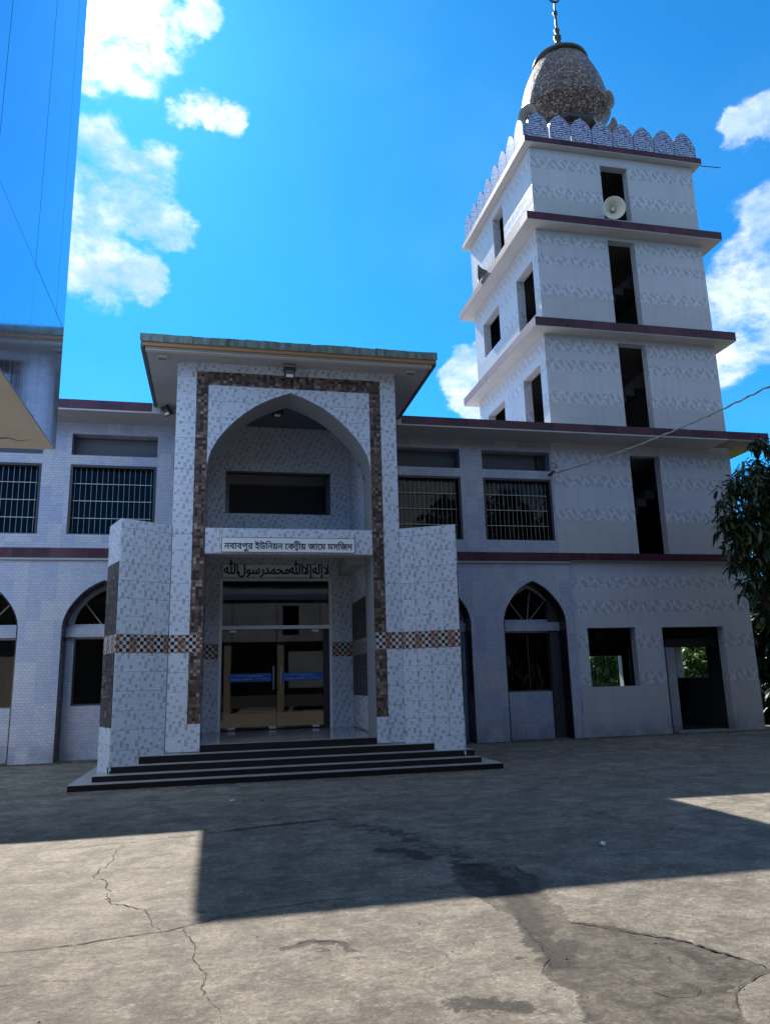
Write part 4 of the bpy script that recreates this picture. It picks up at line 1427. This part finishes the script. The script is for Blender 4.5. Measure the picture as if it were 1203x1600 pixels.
# ------------------------------------------------------------------ minaret
TX0, TX1, TY0, TY1 = 8.87, 14.37, 18.35, 23.87
mina = thing('minaret', 'square pale tiled minaret of five storeys with scalloped parapet and mosaic dome', 'minaret', (11.62, 21.1, 0))
T = 0.26
fo = [rect(11.17, 12.07, 15.1, 16.94), rect(11.17, 12.06, 11.66, 14.375), rect(11.17, 12.07, 8.14, 11.03), rect(11.165, 12.09, 4.80, 7.62), rect(9.434, 10.81, 1.325, 2.84)]
gate = [(11.60, 0.02), (11.60, 2.84), (13.455, 2.84), (13.455, 0.02)]
outl = [(8.80, -0.1), (8.80, 8.12), (TX0, 8.12), (TX0, 17.27), (TX1, 17.27), (TX1, -0.1), (13.455, -0.1), (13.455, 2.835), (11.60, 2.835), (11.60, -0.1)]
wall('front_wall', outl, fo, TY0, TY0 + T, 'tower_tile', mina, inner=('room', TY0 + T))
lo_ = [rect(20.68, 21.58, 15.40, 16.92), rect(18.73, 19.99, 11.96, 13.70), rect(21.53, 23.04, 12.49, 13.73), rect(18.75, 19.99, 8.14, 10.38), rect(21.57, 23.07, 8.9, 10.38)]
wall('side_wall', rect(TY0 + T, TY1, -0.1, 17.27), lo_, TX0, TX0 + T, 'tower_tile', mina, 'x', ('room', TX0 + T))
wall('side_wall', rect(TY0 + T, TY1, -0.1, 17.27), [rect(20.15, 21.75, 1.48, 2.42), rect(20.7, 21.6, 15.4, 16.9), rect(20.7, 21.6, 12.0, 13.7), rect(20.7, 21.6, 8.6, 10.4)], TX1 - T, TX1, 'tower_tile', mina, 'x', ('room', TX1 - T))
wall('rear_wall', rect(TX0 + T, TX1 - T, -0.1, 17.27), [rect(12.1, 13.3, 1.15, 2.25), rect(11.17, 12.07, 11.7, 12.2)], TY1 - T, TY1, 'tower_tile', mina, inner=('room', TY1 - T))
# storey slabs with maroon edged cornices, kept round an open stair well
for z0, z1 in ((4.50, 4.78), (7.905, 8.118), (11.06, 11.16), (14.41, 14.50), (17.1, 17.26)):
    MB().box(TX0 + T + 0.002, TX1 - T - 0.002, TY0 + T + 0.002, TY1 - T - 0.002, z0, z1).build('floor_slab', 'room', mina)


def cornice(o, z0, z1, sof):
    ring = MB()
    x0, x1, y0, y1 = TX0 - o, TX1 + o, TY0 - o, TY1 + o
    ring.box(x0, x1, y0, TY0 - 0.002, z0, z1).box(x0, x1, TY1 + 0.002, y1, z0, z1).box(x0, TX0 - 0.002, TY0 - 0.002, TY1 + 0.002, z0, z1).box(TX1 + 0.002, x1, TY0 - 0.002, TY1 + 0.002, z0, z1)
    c = ring.build('cornice', sof, mina)
    tile_rect(x0, x1, [z0 + 0.02, z1 + 0.012], 'maroon', c, front_face(y0), 0.60)
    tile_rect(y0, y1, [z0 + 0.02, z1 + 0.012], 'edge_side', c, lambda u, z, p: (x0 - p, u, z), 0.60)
    tile_rect(y0, y1, [z0 + 0.02, z1 + 0.012], 'maroon', c, lambda u, z, p: (x1 + p, u, z), 0.60)
    return c


cornice(0.42, 11.16, 11.43, 'soffit')
cornice(0.42, 14.50, 14.75, 'soffit')
cornice(0.22, 17.275, 17.47, 'soffit')
MB().box(TX0 - 0.2, TX1 + 0.2, TY0 - 0.2, TY1 + 0.2, 17.472, 17.485).build('roof_deck', 'bare_concrete', mina)
# low maroon band at first floor level
tb = MB().box(9.052, TX1 + 0.05, TY0 - 0.16, TY0 - 0.002, 4.59, 4.79).build('floor_band', 'grey_plaster', mina)
tile_rect(9.052, TX1 + 0.05, [4.60, 4.80], 'maroon', tb, front_face(TY0 - 0.16), 0.40)


def merlon_profile(w_):
    return [(-w_ / 2, 0), (w_ / 2, 0), (w_ / 2, 0.44), (w_ * 0.47, 0.55), (w_ * 0.37, 0.68), (w_ * 0.20, 0.80), (0, 0.885), (-w_ * 0.20, 0.80), (-w_ * 0.37, 0.68), (-w_ * 0.47, 0.55), (-w_ / 2, 0.44)]


mm_f = mm_s = None
MY, MX = TY0 - 0.20, TX0 - 0.19
for i in range(8):
    x = 9.12 + i * 0.7055
    for yy in (MY, TY1 + 0.08):
        if mm_f is None:
            o = MB().plate(merlon_profile(0.675), 0, 0.11).build('merlon', 'merlon', mina)
            mm_f = o.data
        else:
            o = bpy.data.objects.new('merlon', mm_f)
            COL.objects.link(o)
            o.parent = mina
        o.location = Vector((x, yy, 17.486)) - mina.location
    y = 18.62 + i * 0.70
    for xx in (MX, TX1 + 0.08):
        if mm_s is None:
            o = MB().plate(merlon_profile(0.675), 0, 0.11, 'x').build('merlon', 'merlon', mina)
            mm_s = o.data
        else:
            o = bpy.data.objects.new('merlon', mm_s)
            COL.objects.link(o)
            o.parent = mina
        o.location = Vector((xx, y, 17.486)) - mina.location
# dome on its octagonal drum
DC = (11.67, 21.1)
MB().lathe([(0.98, 17.49), (0.98, 20.16)], *DC, seg=8, phase=R(22.5)).build('drum', 'dome', mina)
MB().lathe([(1.02, 20.05), (1.20, 20.12), (1.22, 20.26), (1.06, 20.34)], *DC, seg=8, phase=R(22.5)).build('octagon_trim', 'dome_trim', mina)
MB().lathe([(1.02, 20.30), (1.16, 20.46), (1.37, 20.68), (1.575, 20.92)], *DC, seg=48, cap=False).build('dome_underside', 'dome', mina, smooth=True)
MB().lathe([(1.575, 20.925), (1.56, 21.1), (1.51, 21.45), (1.435, 21.8), (1.345, 22.15), (1.24, 22.45), (1.125, 22.73), (1.02, 22.95), (0.94, 23.08), (0.88, 23.15)], *DC, seg=48, cap=False).build('dome', 'dome', mina, smooth=True)
MB().lathe([(0.86, 23.10), (0.97, 23.13), (1.00, 23.20), (0.97, 23.28), (0.80, 23.34), (0.45, 23.46), (0.12, 23.56)], *DC, seg=48).build('dome_cap', 'dome_trim', mina, smooth=True)
fn = MB().lathe([(0.13, 23.5), (0.15, 23.72), (0.08, 23.86), (0.15, 24.0), (0.17, 24.10), (0.08, 24.22), (0.14, 24.36), (0.14, 24.46), (0.06, 24.56), (0.10, 24.68), (0.10, 24.76), (0.045, 24.86),
                 (0.04, 25.36), (0.085, 25.46), (0.085, 25.54), (0.03, 25.62), (0.026, 25.98)], *DC, seg=14).build('finial', 'finial', mina, smooth=True)
cm = MB()
cpts = [(DC[0] + 0.20 * math.cos(a), DC[1], 26.20 + 0.20 * math.sin(a)) for a in np.linspace(R(140), R(400), 22)]
cm.tube(cpts, [0.008 + 0.035 * math.sin(math.pi * i / 21) for i in range(22)], 6).build('crescent', 'finial', fn)
MB().tube([(14.45, 18.0, 17.10), (15.15, 18.0, 17.13)], 0.014, 5).build('spout_rod', 'black', mina)
# rough inner rooms at ground level: partition, post and sunlit floor strip
sf_ = MB()
for i in range(9):
    sf_.box(9.3 + i * 0.28, 9.6 + i * 0.28, 20.4, 21.6, 1.55 + i * 0.22, 1.75 + i * 0.22)
sf_.build('stair_flight', 'room', mina)
for k in range(10):
    MB().tube([(12.15 + k * 0.12, 23.75, 1.15), (12.15 + k * 0.12, 23.75, 2.25)], 0.014, 4).build('window_bar', 'black', mina)
MB().box(13.26, 14.08, 23.0, 23.1, 0.1, 2.5).build('pier', 'room', mina)  # dark block added to hide the sunlit jamb of the rear opening
MB().box(12.05, 12.32, 19.0, 19.22, 0.0, 2.32).build('post', 'tower_tile', mina)
MB().box(12.05, 14.0, 19.0, 19.22, 2.325, 2.55).build('lintel', 'room', mina)
MB().box(11.85, 13.45, TY0 + 0.02, TY0 + 0.62, -0.05, 0.125).build('sunlit_strip', 'granite_light', mina)  # pale slab standing in for sunlight on the doorway floor
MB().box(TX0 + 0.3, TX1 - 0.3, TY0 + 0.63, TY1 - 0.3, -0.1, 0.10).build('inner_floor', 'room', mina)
# stair flights seen through the tall slots
for k, z in enumerate((4.9, 8.3, 11.6)):
    st = MB()
    for i in range(11):
        st.box(9.9 + i * 0.30, 10.2 + i * 0.30, 19.1, 20.3, z + i * 0.24, z + i * 0.24 + 0.22)
    st.build('stair_flight', 'room', mina)
MB().box(9.045, 9.075, TY0 - 0.075, TY0 - 0.045, 0.62, 0.98).build('pipe_stub', 'black', mina)

# ------------------------------------------------------------------ lamps, loudspeakers, cable
def horn(name, label, loc, aim, mat, r=0.33, ln=0.55, group='horn loudspeakers on the minaret'):
    root = thing('horn_loudspeaker', label, 'loudspeaker', loc, 0, group)
    root.rotation_euler = Vector(aim).to_track_quat('Z', 'Y').to_euler()
    mb = MB()
    mb.lathe([(0.05, -ln), (0.055, -ln * 0.75), (0.085, -ln * 0.5), (0.15, -ln * 0.25), (r * 0.72, -0.06), (r, 0.0), (r * 1.02, 0.012), (r * 0.97, 0.010), (r * 0.68, -0.06), (0.13, -ln * 0.25), (0.06, -ln * 0.5), (0.02, -ln * 0.6)], seg=28, cap=False)
    b = mb.build('bell', mat, root, smooth=True, world=False)
    MB().lathe([(0.0, -0.20), (0.05, -0.19), (0.065, -0.14), (0.05, -0.09), (0.0, -0.08)], seg=16, cap=False).build('throat_plug', mat, root, smooth=True, world=False)
    MB().lathe([(0.02, -ln - 0.22), (0.09, -ln - 0.22), (0.10, -ln - 0.02), (0.06, -ln)], seg=18).build('driver', 'horn_grey', root, smooth=True, world=False)
    return root


def prop_bracket(root, world_pts):
    inv = root.matrix_basis.inverted()
    MB().tube([inv @ Vector(p) for p in world_pts], 0.018, 5).build('bracket', 'black', root, world=False)


h = horn('horn', 'cream horn loudspeaker standing on the cornice in front of the top slot window', (11.17, 17.80, 15.09), (-0.28, -1, -0.28), 'horn_white', 0.335)
bpy.context.view_layer.update()
prop_bracket(h, [(11.25, 18.1, 14.76), (11.25, 18.15, 15.15), (11.27, 18.2, 15.2)])
h = horn('horn', 'dark olive horn loudspeaker jutting sideways from the minaret cornice towards the portal roof', (8.33, 21.8, 14.98), (-1, 0.30, 0.02), 'horn_dark', 0.30)
bpy.context.view_layer.update()
prop_bracket(h, [(8.75, 21.8, 14.74), (8.75, 21.8, 14.98)])
horn('horn', 'grey horn loudspeaker fixed on the dome flank away from the portal', (12.75, 19.95, 20.95), (0.42, -0.85, -0.25), 'horn_grey', 0.30)
horn('horn', 'grey horn loudspeaker half hidden behind the corner merlon below the dome', (9.80, 20.2, 20.12), (-0.75, -0.6, -0.15), 'horn_grey', 0.33)
horn('horn', 'dark horn loudspeaker peeping over the parapet just below the dome trim', (12.95, 20.1, 20.02), (0.85, -0.3, 0.25), 'horn_grey', 0.30)


def floodlight(label, loc, rz, tilt, w_=0.21, h_=0.25):
    root = thing('floodlight', label, 'floodlight', loc, rz, 'black floodlights of the portal')
    mb = MB().box(-w_ / 2, w_ / 2, 0.0, 0.07, -h_, 0.0)
    q = Matrix.Rotation(tilt, 3, 'X')
    mb.v = [tuple(q @ Vector(p)) for p in mb.v]
    mb.build('housing', 'black', root, world=False, bevel=0.008)
    mb = MB().box(-w_ / 2 + 0.02, w_ / 2 - 0.02, -0.006, -0.001, -h_ + 0.025, -0.075)
    mb.v = [tuple(q @ Vector(p)) for p in mb.v]
    mb.build('lens', 'lens', root, world=False)
    mb = MB().box(-w_ / 2 + 0.035, w_ / 2 - 0.035, -0.010, -0.0065, -h_ + 0.035, -h_ + 0.095)
    mb.v = [tuple(q @ Vector(p)) for p in mb.v]
    mb.build('reflector', 'sign_white', root, world=False)
    MB().tube([(-w_ / 2 - 0.012, 0.03, -0.10), (-w_ / 2 - 0.012, 0.05, 0.075), (w_ / 2 + 0.012, 0.05, 0.075), (w_ / 2 + 0.012, 0.03, -0.10)], 0.010, 5).build('yoke', 'black', root, world=False)
    return root


floodlight('black floodlight with pale lens hanging under the canopy above the arch apex', (1.325, 14.46, 7.955), 0.05, R(14))
floodlight('black floodlight on the dark ceiling inside the pointed arch', (1.22, 16.0, 7.57), 0.25, R(55), 0.20, 0.20)
f3 = floodlight('black bracketed floodlight in the corner between canopy soffit and hall roof', (-1.36, 17.30, 8.0), -0.9, R(40), 0.22, 0.24)
for x, lb in ((-1.19, 'small box lamp on the canopy soffit by the weathered corner above the barred windows'), (3.89, 'small box lamp on the canopy soffit at the corner nearer the minaret')):
    root = thing('soffit_lamp', lb, 'lamp', (x, 14.53, ZSOF), 0, 'small lamps under the canopy')
    MB().box(-0.10, 0.10, -0.05, 0.05, -0.05, -0.001).build('lamp_body', 'soffit_white', root, world=False, bevel=0.006)
    MB().box(-0.075, 0.075, -0.035, 0.035, -0.075, -0.051).build('lamp_glass', 'bare_concrete', root, world=False)

cb = thing('power_cable', 'pale twisted overhead cable hooked to the facade beside the barred window', 'cable', (8.70, 18.3, 6.96))
A, B = Vector((8.72, 18.30, 6.98)), Vector((10.9, 12.2, 7.28))
pts = []
for i in range(61):
    t = i / 60
    p = A.lerp(B, t)
    p.z -= 0.16 * 4 * t * (1 - t) - 0.012 * math.sin(i * 1.9)
    p.x += 0.010 * math.sin(i * 2.3)
    pts.append(p)
MB().tube(pts, 0.017, 6).build('cable_run', 'cable', cb, smooth=True)
pts2 = [p + Vector((0.016 * math.cos(i * 1.5), 0, 0.022 * math.sin(i * 1.5))) for i, p in enumerate(pts)]
MB().tube(pts2, 0.009, 5).build('service_wire', 'cable', cb, smooth=True)
MB().tube([(8.69, 18.34, 6.95), (8.72, 18.26, 6.98), (8.80, 18.22, 7.05)], 0.035, 6).build('anchor', 'black', cb)
lp_ = [(8.80 + 0.13 * math.sin(a * 1.0) * (1 - a / 9), 18.26, 7.12 + 0.11 * a / 1.2 * (0.6 if a < 3 else 0.45) + 0.03 * math.cos(a * 2)) for a in np.linspace(0, 4.4, 16)]
MB().tube(lp_, 0.012, 5).build('loop_wire', 'black', cb, smooth=True)

# crumpled paper and scraps on the yard
def scrap(x, y, s, label, seed):
    bm = bmesh.new()
    bmesh.ops.create_icosphere(bm, subdivisions=2, radius=s)
    r_ = random.Random(seed)
    for v in bm.verts:
        v.co *= r_.uniform(0.6, 1.25)
        v.co.z *= 0.55
        v.co.x *= 1.5
    zmin = min(v.co.z for v in bm.verts)
    bmesh.ops.translate(bm, verts=bm.verts, vec=(0, 0, -zmin))
    me = bpy.data.meshes.new('paper_scrap')
    bm.to_mesh(me)
    bm.free()
    me.materials.append(M['paper'])
    o = bpy.data.objects.new('paper_scrap', me)
    COL.objects.link(o)
    o.location = (x, y, float(ground_z(np.array(x), np.array(y))) + 0.002)
    o.rotation_euler = (0, 0, seed)
    tag(o, label, 'litter', 'scraps of litter on the yard')


scrap(3.675, 7.21, 0.030, 'crumpled white paper lying on the shaded yard before the minaret', 1)
scrap(-0.81, 6.75, 0.008, 'tiny white scrap on the sunlit concrete beside the winding crack', 2)
scrap(0.25, 11.6, 0.022, 'small flat pale scrap in the shade just before the steps', 3)

# ------------------------------------------------------------------ neighbouring building with mirror cladding
NXW, NYE, NZB = -2.15, 10.24, 4.712
nb = thing('neighbouring_building', 'overhanging upper floor clad in mirror blue panels over a beige soffit', 'building', (-6, 3, 0))
MB().box(-14, NXW - 0.06, -5.0, NYE - 0.02, NZB + 0.045, 14.0).build('upper_floor', 'bare_concrete', nb)
us = MB().box(-14, NXW - 0.014, -5.0, NYE - 0.01, NZB, NZB + 0.043).build('underside', 'beige', nb)
MB().box(-14, -5.8, -5.0, 8.4, -0.1, NZB - 0.002).build('ground_floor', 'beige', nb)
ys = [-5.0, -2.4, 0.2, 2.8, 5.4, 6.9, 8.54, 9.72, NYE]
zs = [NZB + 0.006, 6.43, 11.0, 14.0]
g = 0.010
for a, b in zip(ys, ys[1:]):
    for c, d in zip(zs, zs[1:]):
        MB().box(NXW - 0.05, NXW + random.uniform(-0.0015, 0.0015), a + g / 2, b - g / 2, c + g / 2, d - g / 2).build('cladding_panel', 'cladding', nb)
for c, d in zip(zs, zs[1:]):
    for k in range(5):
        MB().box(NXW - 0.07 - 2.3 * (k + 1), NXW - 0.08 - 2.3 * k, NYE - 0.02, NYE + 0.03, c + g / 2, d - g / 2).build('cladding_panel', 'cladding', nb)
mb = MB()
r_ = random.Random(4)
vs = []
for i in range(24):
    t = i / 23
    x, y = -3.4 + 1.12 * t, 9.70 + 0.17 * t + 0.05 * math.sin(i * 1.1) + r_.uniform(-0.012, 0.012)
    wd = 0.02 * math.sin(math.pi * min(1, t + 0.1)) + 0.003
    vs += [(x, y - wd, NZB - 0.004), (x, y + wd, NZB - 0.004)]
mb.add(vs, [(2 * i, 2 * i + 1, 2 * i + 3, 2 * i + 2) for i in range(23)])
mb.build('plaster_crack', 'crack', nb)

# ------------------------------------------------------------------ building across the yard, mirrored in the glass
ob = thing('opposite_building', 'two storey grey building with brown columns and navy cornice across the yard', 'building', (2, -14, 0))
wall('wall', rect(-10, 14, -0.1, 4.2), [rect(-6 + 3.2 * i, -4.4 + 3.2 * i, 0.1, 2.6) for i in range(6)], -16.2, -15.9, 'cream_wall', ob)
wall('upper_wall', rect(-10, 14, 4.2, 6.75), [rect(3.9, 4.9, 4.6, 6.4), rect(-4.4, -3.0, 4.8, 6.2), rect(8.0, 9.4, 4.8, 6.2)], -12.7, -12.4, 'cream_wall', ob)
MB().box(-10, 14, -22, -16.3, -0.1, 6.7).box(-10, 14, -16.2, -12.8, 4.0, 4.19).build('body', 'room', ob)
MB().box(-10.2, 14.2, -22.2, -12.2, 6.76, 7.10).build('cornice_band', 'navy', ob)
MB().box(-10.1, 14.1, -22.1, -12.3, 7.101, 7.45).build('parapet', 'cream_wall', ob)
for k in range(40):
    MB().tube([(-9.9 + k * 0.6, -12.72, 0.3), (-9.9 + k * 0.6, -12.72, 1.25)], 0.02, 4).build('baluster', 'frame_dark', ob)
for (x0, x1, z0, z1) in ((4.3, 6.6, 1.4, 3.6), (-1.8, 0.2, 2.7, 3.4)):
    MB().box(x0, x1, -12.9, -12.86, z0, z1).build('screen_panel', 'cream_wall', ob)
for k in range(9):
    MB().box(-10 + k * 2.7, -9.95 + k * 2.7, -12.37, -12.34, 4.2, 6.75).build('downpipe', 'frame_dark', ob)
cmesh = None
for i in range(8):
    x = -9 + i * 3.2
    if cmesh is None:
        o = MB().box(-0.2, 0.2, -0.2, 0.2, -0.1, 4.29).build('column', 'tan_column', ob)
        cmesh = o.data
    else:
        o = bpy.data.objects.new('column', cmesh)
        COL.objects.link(o)
        o.parent = ob
    o.location = Vector((x, -12.8, 0)) - ob.location
MB().box(-10, 14, -12.75, -12.70, 0.3, 1.0).build('railing', 'frame_dark', ob)

# ------------------------------------------------------------------ trees
def leaves(mb_v, mb_f, centre, n, length, width, spread, rnd, droop=0.6):
    """a rosette of long bent leaves"""
    k0 = len(mb_v)
    for _ in range(n):
        a = rnd.uniform(0, 2 * math.pi)
        el = rnd.uniform(-0.9, 0.7) - droop * 0.4
        d = Vector((math.cos(a) * math.cos(el), math.sin(a) * math.cos(el), math.sin(el)))
        s = d.cross(Vector((0, 0, 1)))
        s = s.normalized() if s.length > 1e-3 else Vector((1, 0, 0))
        s = (s + Vector((rnd.gauss(0, .3), rnd.gauss(0, .3), rnd.gauss(0, .3)))).normalized()
        l_ = length * rnd.uniform(0.6, 1.15)
        w_ = width * rnd.uniform(0.8, 1.2)
        p0 = centre + Vector((rnd.gauss(0, spread), rnd.gauss(0, spread), rnd.gauss(0, spread)))
        p1 = p0 + d * l_ * 0.45
        p2 = p0 + d * l_ * 0.85 + Vector((0, 0, -droop * l_ * 0.35))
        p3 = p0 + d * l_ + Vector((0, 0, -droop * l_ * 0.62))
        k = len(mb_v)
        mb_v += [p0, p1 + s * w_ * 0.5, p1 - s * w_ * 0.5, p2 + s * w_ * 0.36, p2 - s * w_ * 0.36, p3]
        mb_f += [(k, k + 1, k + 2), (k + 1, k + 3, k + 4, k + 2), (k + 3, k + 5, k + 4)]


def tree(name, label, base, height, blobs, nclump, leaf, lsize, seed, group=None, trunk_r=0.16, bark=True, per=8, droop=0.6):
    rnd = random.Random(seed)
    root = thing(name, label, 'tree', base, 0, group)
    B0 = Vector(base)
    tops = []
    mb = MB()
    fork = Vector((0.1 * rnd.uniform(-1, 1), 0.1 * rnd.uniform(-1, 1), height * 0.36))
    mb.tube([(0, 0, -0.15), fork * 0.4 + Vector((0.04, 0, 0)), fork], [trunk_r * 1.25, trunk_r, trunk_r * 0.8], 9)
    mb.build('trunk', 'bark', root, smooth=True, world=False)
    mb = MB()
    for (c, r) in blobs:
        c = Vector(c)
        mid = fork.lerp(c, 0.55) + Vector((rnd.uniform(-.2, .2), rnd.uniform(-.2, .2), rnd.uniform(-.1, .3)))
        mb.tube([fork * 0.96, mid, c], [trunk_r * 0.5, trunk_r * 0.3, trunk_r * 0.1], 6)
        for _ in range(5):
            e = c + Vector((rnd.gauss(0, 1), rnd.gauss(0, 1), rnd.gauss(0, 1))).normalized() * r * 0.8
            mb.tube([mid.lerp(c, rnd.uniform(0.3, 1)), e], [trunk_r * 0.12, trunk_r * 0.04], 4)
    mb.build('limbs', 'bark', root, smooth=True, world=False)
    vs, fs = [], []
    tot = sum(r ** 2 for _, r in blobs)
    for (c, r) in blobs:
        c = Vector(c)
        for _ in range(int(nclump * r * r / tot)):
            d = Vector((rnd.gauss(0, 1), rnd.gauss(0, 1), rnd.gauss(0, 1))).normalized()
            q = c + d * r * (rnd.random() ** 0.38)
            leaves(vs, fs, q, per, lsize, lsize * 0.24, lsize * 0.12, rnd, droop)
    me = bpy.data.meshes.new('crown')
    me.from_pydata([tuple(v) for v in vs], [], fs)
    me.materials.append(M[leaf])
    o = bpy.data.objects.new('crown', me)
    COL.objects.link(o)
    o.parent = root
    return root


tree('mango_tree', 'dark mango tree with drooping leaves overlapping the foot of the minaret', (12.85, 15.3, 0.03), 7.5,
     [((-0.15, 0, 5.6), 1.0), ((0.9, 0.2, 6.4), 1.2), ((-0.75, 0.1, 5.05), 0.62), ((-0.35, -0.2, 4.5), 0.75), ((0.5, 0.1, 4.6), 1.1), ((-0.55, 0.0, 3.55), 0.42), ((0.25, 0.2, 3.3), 0.8), ((1.4, 0, 5.2), 1.3), ((0.45, 0.0, 6.6), 0.6), ((1.1, 0, 3.4), 1.3), ((0.9, 0, 2.2), 0.9), ((-0.2, 0.1, 4.2), 0.8), ((-1.15, 0, 4.85), 0.4), ((-0.45, 0.1, 5.9), 0.5)],
     1050, 'mango_leaf', 0.30, 5, None, 0.20)
BUSH = [((0, 0, 1.2), 1.1), ((0.9, 0.3, 1.7), 1.0), ((-0.9, 0.2, 1.6), 1.0), ((0.2, 0.5, 2.7), 1.0)]
tree('leafy_bush', 'bright green bush lit by sun and seen through the minaret window', (14.1, 26.6, 0.0), 3.4, BUSH, 700, 'bright_leaf', 0.34, 8, 'sunlit greenery behind the minaret', 0.08)
tree('leafy_bush', 'bright green bush lit by sun and seen through the minaret doorway', (17.3, 24.6, 0.0), 3.6, BUSH, 700, 'bright_leaf', 0.34, 9, 'sunlit greenery behind the minaret', 0.08)
tree('leafy_tree', 'dense tree standing beyond the mango tree beside the minaret', (17.9, 20.5, 0.0), 6.0, [((0, 0, 2.2), 1.6), ((-1.0, 0, 3.2), 1.5), ((0.6, 0, 4.0), 1.6), ((-1.0, -0.5, 1.3), 1.3), ((-1.3, 0, 0.8), 1.0), ((0.8, 0, 1.0), 1.4)], 1700, 'mango_leaf', 0.50, 12, None, 0.16)
BT = [((0, 0, 8.2), 3.2), ((2.4, 0.4, 6.8), 2.7), ((-2.4, 0.2, 7.0), 2.7), ((0.4, 0, 10.6), 2.3), ((0, 0.3, 4.6), 2.6), ((1.6, 0, 2.2), 2.2), ((-1.6, 0, 2.2), 2.2)]
belt = tree('sky_block_tree', 'unseen dark tree added across the yard to block low sky', (-19, -20, 0.0), 13, BT, 620, 'mango_leaf', 1.15, 15, 'unseen trees added to block low sky', 0.3)  # tree belt added out of view to block low sky and deepen the shade
rb = random.Random(3)
YT = ['behind the far end of the opposite building', 'behind the opposite roof where the yard is widest', 'behind the opposite building facing the entrance', 'behind the middle columns across the yard', 'behind the opposite parapet facing the minaret', 'past the end wall of the opposite building', 'at the yard corner beyond the opposite building', 'on the yard side between corner and cable', 'beyond where the overhead cable leads', 'standing level with the camera across the side yard', 'on the side yard short of the mango tree', 'on the side yard nearest the mango tree', 'behind the clad neighbour at its rear corner', 'behind the clad neighbour at its middle', 'behind the clad neighbour towards the hall']
for k, (x, y) in enumerate([(-12.5, -24), (-6, -24.5), (0.5, -25), (7, -24.5), (13.5, -24), (18.5, -22.5), (23, -20), (27, -16), (30, -11), (31, -5), (31, 1), (31, 7), (-22, -14), (-23, -8), (-23, -2)]):
    t_ = belt.copy()
    COL.objects.link(t_)
    t_.location = (x, y, 0)
    t_.rotation_euler = (0, 0, rb.uniform(0, 6))
    t_['label'] = 'unseen tree added to block low sky, ' + YT[k % len(YT)]
    q = rb.uniform(0.95, 1.3)
    t_.scale = (q, q, q * rb.uniform(0.95, 1.15))
    for ch in belt.children:
        c_ = ch.copy()
        COL.objects.link(c_)
        c_.parent = t_
